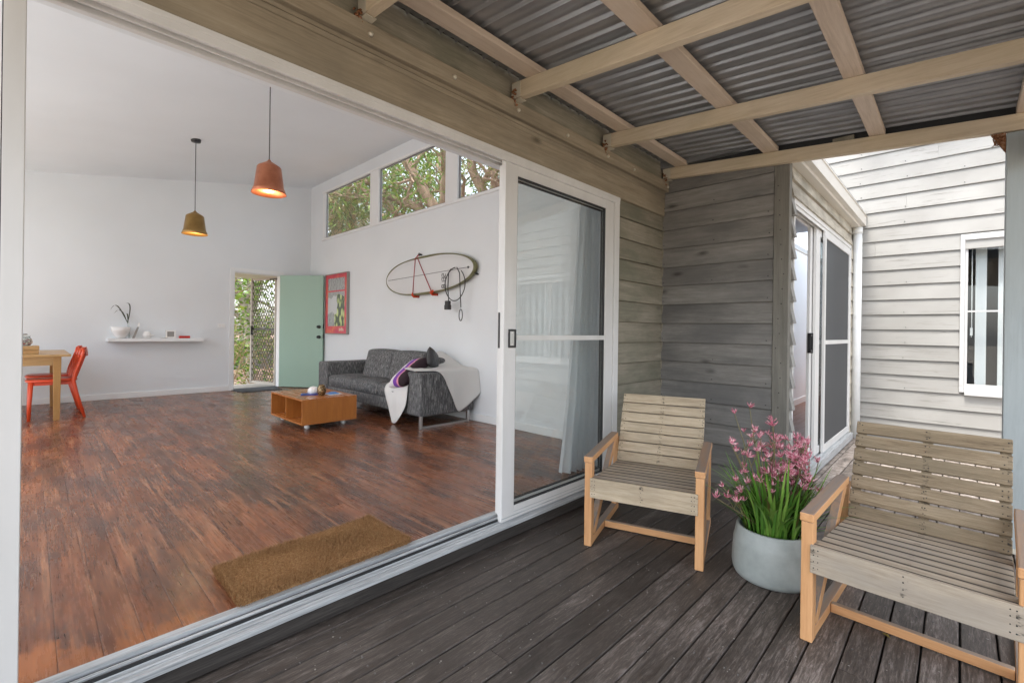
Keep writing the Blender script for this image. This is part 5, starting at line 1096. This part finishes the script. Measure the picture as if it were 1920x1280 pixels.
def fstem(base, top, sway, nb):
    b = Vector(base); t_ = Vector(top); pts = [b + (t_ - b) * s + Vector(sway) * math.sin(math.pi * s) * .5 for s in [i / 7 for i in range(8)]]
    q = MB().tube(pts, [.0036 - .0017 * i / 7 for i in range(8)], 6); heads = [pts[-1]]
    for j in range(nb):
        s = pts[rl.choice((4, 5, 5, 6))]; d_ = Vector((rl.uniform(-1, 1), rl.uniform(-1, 1), rl.uniform(.5, 1.4))).normalized(); L = rl.uniform(.04, .11); e = s + d_ * L; q.tube([s, s + d_ * L * .5 + Vector((0, 0, .006)), e], [.0022, .0018, .0014], 5); heads.append(e)
    st = part('flower_stem', q, 'stem', pp, world=False)
    for h in heads:
        if rl.random() < .95:
            o = part('flower_head', None, '', st, h, (rl.uniform(-.5, .5), rl.uniform(-.5, .5), rl.uniform(0, 6.28)), mesh=fh[rl.randrange(len(fh))]); k = rl.uniform(.6, 1.05); o.scale = (k, k, k)
# camera-right is (.69, -.72) on the ground
def pos(r_, d_): return Vector((.69 * r_ + .72 * d_, -.72 * r_ + .69 * d_, 0))
tall = [(-.19, .02, .80), (-.10, .05, .83), (-.02, -.02, .77), (-.23, -.03, .66), (-.16, .0, .60), (-.05, .04, .69), (.03, .06, .62), (-.27, -.04, .45), (-.13, -.06, .50), (-.31, -.05, .40), (-.2, .03, .53), (-.06, .0, .57)]
for r_, d_, z in tall: fstem(pos(rl.uniform(-.06, .05), rl.uniform(-.05, .05)) + Vector((0, 0, .2)), pos(r_, d_) + Vector((0, 0, z)), (rl.uniform(-.04, .04), rl.uniform(-.04, .04), 0), 3)
for i in range(19):
    r_ = rl.uniform(.02, .23); d_ = rl.uniform(-.1, .1); fstem(pos(rl.uniform(-.03, .09), rl.uniform(-.06, .06)) + Vector((0, 0, .2)), pos(r_, d_) + Vector((0, 0, rl.uniform(.43, .69) - .25 * max(0, r_ - .12))), (rl.uniform(-.05, .05), rl.uniform(-.05, .05), 0), 4)
fstem(pos(.1, 0) + Vector((0, 0, .2)), pos(.235, .02) + Vector((0, 0, .56)), (.02, -.02, 0), 0)

# dry leaves and debris on the deck
lfm = MB(); lfm.add([(0, -.02, .002), (.009, 0, .006), (0, .022, .003), (-.009, 0, .006)], [(0, 1, 2, 3)]); dlm = lfm.mesh('dry_leaf', False); dlm.materials.append(MT['leaf_dry'])
for x, y, lb in ((2.30, -0.10, 'curled yellow dry leaf lying on the deck under the right garden chair'), (2.39, 0.20, 'dry yellow leaf caught at the right chair stretcher')):
    o = part('dry_leaf', None, '', None, (x, y, D + .002), (0, 0, rnd.uniform(0, 6)), mesh=dlm); tag(o, lb, 'leaf')
q = MB(); r3 = random.Random(8)
for _ in range(260):
    x, y = r3.uniform(.6, 3.4), r3.uniform(-.4, 1.8); s = r3.uniform(.0012, .0034); z = D + .0015
    q.add([(x - s, y - s * r3.uniform(.5, 2), z), (x + s, y - s, z + s * .4), (x + s * r3.uniform(.3, 2), y + s, z), (x - s, y + s, z + s * .5)], [(0, 1, 2, 3)])
tag(part('deck_crumbs', q, 'concrete', fix=False), 'tiny pale crumbs scattered over the deck planks', 'debris', kind='stuff')

# ------------------------------------------------------------------ trees and shrubs outside
def leaves(q, pts, n, rg_, size, spread, droop=.6, wid=.16):
    for _ in range(n):
        c = pts[rg_.randrange(len(pts))]; p = c + Vector((rg_.gauss(0, spread), rg_.gauss(0, spread), rg_.gauss(0, spread * .8)))
        a = rg_.uniform(0, 6.283); d_ = Vector((math.cos(a), math.sin(a), rg_.uniform(-droop * 2, .5))).normalized(); L = size * rg_.uniform(.6, 1.3); w = d_.cross(Vector((rg_.uniform(-1, 1), rg_.uniform(-1, 1), 1))).normalized() * L * wid
        m_ = p + d_ * L * .45; q.add([p, m_ + w, p + d_ * L + Vector((0, 0, -.1 * L)), m_ - w], [(0, 1, 2, 3)])
def branch(q, p, d_, r_, L, depth, rg_, tips, grav=.0, wig=.25, nseg=7):
    pts = [p]; rr = [r_]; dd = d_.normalized()
    for i in range(nseg):
        dd = (dd + Vector((rg_.gauss(0, wig), rg_.gauss(0, wig), rg_.gauss(0, wig) + grav))).normalized(); pts.append(pts[-1] + dd * L / nseg); rr.append(r_ * (1 - .65 * (i + 1) / nseg))
    q.tube(pts, rr, 8 if r_ > .03 else 5, False); tips += pts[3:]
    if depth > 0:
        for _ in range(3 if depth > 1 else 4):
            k = rg_.randrange(2, nseg + 1); nd_ = (dd + Vector((rg_.gauss(0, .8), rg_.gauss(0, .8), rg_.gauss(.1, .6)))).normalized(); branch(q, pts[k], nd_, rr[k] * .68, L * rg_.uniform(.5, .75), depth - 1, rg_, tips, grav, wig, nseg)
def limb(q, pts, r0, r1, rg_, tips, sub=5, L=1.6, depth=1):
    P_ = [Vector(p) for p in pts]; fine = []
    for i in range(len(P_) - 1):
        a, b = P_[max(i - 1, 0)], P_[min(i + 2, len(P_) - 1)]
        for s in range(5):
            t = s / 5; p0, p1 = P_[i], P_[i + 1]; fine.append(0.5 * ((2 * p0) + (p1 - a) * t + (2 * a - 5 * p0 + 4 * p1 - b) * t * t + (3 * p0 - a - 3 * p1 + b) * t ** 3))
    fine.append(P_[-1]); n = len(fine); rr = [r0 + (r1 - r0) * i / (n - 1) for i in range(n)]; q.tube(fine, rr, 12); tips += fine[n // 2:]
    for _ in range(sub):
        k = rg_.randrange(n // 4, n); branch(q, fine[k], Vector((rg_.gauss(0, 1), rg_.gauss(0, 1), rg_.uniform(-.2, 1))), rr[k] * .55, L * rg_.uniform(.7, 1.2), depth, rg_, tips)
def tree(label, base, limbs, seed, barkm, leafm_, nleaf, lsize, spread, sub=6, L=1.7, depth=1, name='gum_tree', wid=.13, droop=.9, group='trees outside the high window'):
    rg_ = random.Random(seed); t = thing(name, label, 'tree', base, 0, group); q = MB(); tips = []
    for pts, r0, r1 in limbs: limb(q, pts, r0, r1, rg_, tips, sub, L, depth)
    part('trunk', q, barkm, t, fix=False); q = MB(); leaves(q, tips, nleaf, rg_, lsize, spread, droop, wid); part('crown', q, leafm_, t, fix=False)
    return t
GZ = -0.5
tree('spreading tree with tan branches seen through the left pane of the high window', (9.0, 17.5, GZ),
     [([(9.0, 17.5, GZ), (8.7, 17.2, 2.5), (8.4, 16.6, 4.4), (7.9, 15.6, 5.1), (7.3, 14.6, 5.3), (6.8, 13.6, 6.2)], .3, .07), ([(8.5, 16.8, 4.0), (7.9, 16.9, 4.7), (7.3, 15.9, 5.0), (6.9, 14.9, 4.75)], .14, .05), ([(8.4, 16.6, 4.4), (8.3, 17.6, 5.3), (7.6, 17.9, 6.2), (7.0, 16.9, 7.0)], .13, .04)], 21, 'bark_tan', 'leaf_gum', 7500, .26, .5, 9, 1.7, 1, 'banksia_tree', .07, 1.1)
tree('leaning brown barked gum seen through the middle pane of the high window', (9.1, 10.6, GZ),
     [([(9.1, 10.6, GZ), (8.9, 10.9, 2.6), (8.55, 11.15, 4.2), (8.2, 11.6, 5.2), (7.8, 12.2, 6.4), (7.5, 12.6, 8.0)], .26, .1), ([(8.6, 11.1, 4.1), (8.3, 12.2, 4.9), (7.8, 13.3, 5.4), (7.3, 14.2, 6.2)], .17, .06), ([(8.55, 11.2, 4.2), (8.2, 10.7, 5.6), (7.9, 10.5, 7.2)], .13, .06), ([(8.0, 12.8, 4.5), (7.6, 12.7, 5.0), (7.3, 13.6, 5.0)], .09, .03)], 22, 'bark_red', 'leaf_bright', 5200, .22, .6, 10, 1.8, 1, 'gum_tree', .10, .7)
tree('red barked gum with twisted trunk seen through the right pane of the high window', (9.3, 8.6, GZ),
     [([(9.3, 8.6, GZ), (9.0, 8.8, 2.4), (8.7, 8.9, 3.9), (8.5, 9.3, 4.8), (8.2, 9.5, 5.6), (8.4, 9.2, 6.6), (8.1, 9.4, 8)], .2, .08), ([(8.6, 9.0, 4.2), (8.2, 8.6, 5.0), (7.9, 8.1, 5.7), (7.4, 7.9, 6.4)], .11, .05), ([(9.0, 8.0, 3.5), (8.5, 7.8, 4.8), (8.4, 8.3, 6.2)], .06, .03)], 23, 'bark_red', 'leaf_gum', 3600, .18, .55, 8, 1.5, 2, 'gum_tree', .1, .6)
tree('farther green tree filling the gaps behind the gums', (13.5, 21.0, GZ), [([(13.5, 21, GZ), (13.2, 20.6, 3.5), (12.6, 20.2, 6), (12, 19.6, 9.5)], .3, .1), ([(13.2, 20.6, 3.5), (12.2, 22.2, 6.0), (11.6, 23.5, 8.5)], .2, .07), ([(13.2, 20.6, 4), (14, 18.6, 6.5), (13.2, 17.2, 8.5)], .2, .07)], 24, 'bark_pale', 'leaf_bright', 6000, .32, 1.0, 8, 2.6, 1, 'gum_tree', .17, .5)
gr2 = 'shrubs and trees outside the front door'
tree('pale forked tree standing outside the front door', (4.1, 13.6, GZ), [([(4.1, 13.6, GZ), (4.05, 13.5, 0.6), (3.95, 13.4, 1.3), (3.75, 13.3, 1.9), (3.4, 13.2, 2.6), (3.0, 13.2, 3.6)], .12, .07), ([(3.97, 13.4, 1.2), (4.15, 13.5, 1.8), (4.3, 13.5, 2.6), (4.5, 13.5, 3.8)], .10, .06)], 31, 'bark_pale', 'leaf_bright', 2100, .11, .42, 9, 1.2, 1, 'small_tree', .3, .4, gr2)
tree('leaning reddish trunk at the upper left of the front doorway', (2.35, 11.2, GZ), [([(2.35, 11.2, GZ), (2.5, 11.3, 0.6), (2.66, 11.4, 1.6), (2.85, 11.5, 2.1), (3.25, 11.6, 2.7), (3.9, 11.8, 3.6)], .10, .09)], 32, 'bark_red', 'leaf_bright', 600, .12, .4, 2, .8, 1, 'small_tree', .3, .4, gr2)
for i, (x, y, h, n, nm, lb, lm_) in enumerate(((2.95, 11.4, 1.7, 520, 'leafy_shrub', 'twiggy bright green shrub just outside the front door', 'leaf_bright'), (3.75, 12.3, 1.3, 900, 'leafy_shrub', 'rounded green shrub behind the screen door', 'leaf_bright'), (3.3, 16.5, 1.9, 900, 'leafy_shrub', 'tall hedge shrub farther out past the front door', 'leaf_bright'), (5.2, 15.0, 2.0, 1300, 'leafy_shrub', 'dense green shrub far right of the doorway', 'leaf_gum'), (4.6, 17.6, 2.4, 1300, 'leafy_shrub', 'farthest dense shrub seen through the doorway', 'leaf_gum'))):
    rg_ = random.Random(50 + i); t = thing(nm, lb, 'shrub', (x, y, GZ), 0, gr2); q = MB(); tips = []
    for _ in range(8): branch(q, Vector((x, y, GZ)), Vector((rg_.gauss(0, .35), rg_.gauss(0, .35), 1)), .014, h * rg_.uniform(.7, 1.15), 1, rg_, tips, .02, .12, 6)
    part('stems', q, 'bark_tan', t, fix=False); q = MB(); leaves(q, tips, n, rg_, .10, .13 + .05 * (h > 2), .4, .32); part('crown', q, lm_, t, fix=False)
t = thing('grass_tussock', 'yellow green grass tussock in the mulch outside the front door', 'grass', (2.86, 10.75, GZ)); q = MB(); rg_ = random.Random(70)
for _ in range(130):
    a = rg_.uniform(0, 6.28); r_ = rg_.uniform(0, .06); p = Vector((2.86 + r_ * math.cos(a), 10.75 + r_ * math.sin(a), GZ)); e = p + Vector((math.cos(a) * rg_.uniform(.03, .22), math.sin(a) * rg_.uniform(.03, .22), rg_.uniform(.25, .5))); w = Vector((-math.sin(a), math.cos(a), 0)) * .005; m_ = (p + e) / 2 + Vector((0, 0, .06)); q.add([p - w, p + w, m_ + w, e, m_ - w], [(0, 1, 2, 4), (4, 2, 3)])
part('blades', q, 'leaf_dry', t, fix=False)
struct('road', MB().box(-40, 40, 20.5, 26, -0.52, -0.492), 'concrete')
fe = thing('paling_fence', 'low grey paling fence across the street side of the garden', 'fence', (6, 19.6, GZ))
pm = MB().box(0, .094, 0, .018, 0, 1.15).mesh('paling'); pm.materials.append(MT['fence_grey'])
for i in range(90): part('paling', None, '', fe, (-4 + i * .1, 0, rnd.uniform(-.02, .02)), mesh=pm)
for z in (.25, .9): part('fence_rail', MB().box(2, 11.1, 19.62, 19.66, GZ + z, GZ + z + .07), 'fence_grey', fe)
q = MB(); rg_ = random.Random(90)
for _ in range(2600):
    x, y = rg_.uniform(1.2, 7), rg_.uniform(10.3, 15); s = rg_.uniform(.012, .035); a = rg_.uniform(0, 6.28); z = GZ + rg_.uniform(.003, .03); c_, s_ = math.cos(a) * s, math.sin(a) * s
    q.add([(x - c_, y - s_, z), (x + s_ * .4, y - c_ * .4, z + rg_.uniform(0, .02)), (x + c_, y + s_, z), (x - s_ * .4, y + c_ * .4, z + .01)], [(0, 1, 2, 3)])
tag(part('bark_mulch', q, 'bark_pale', fix=False), 'pale bark mulch scattered under the shrubs by the front door', 'mulch', kind='stuff')
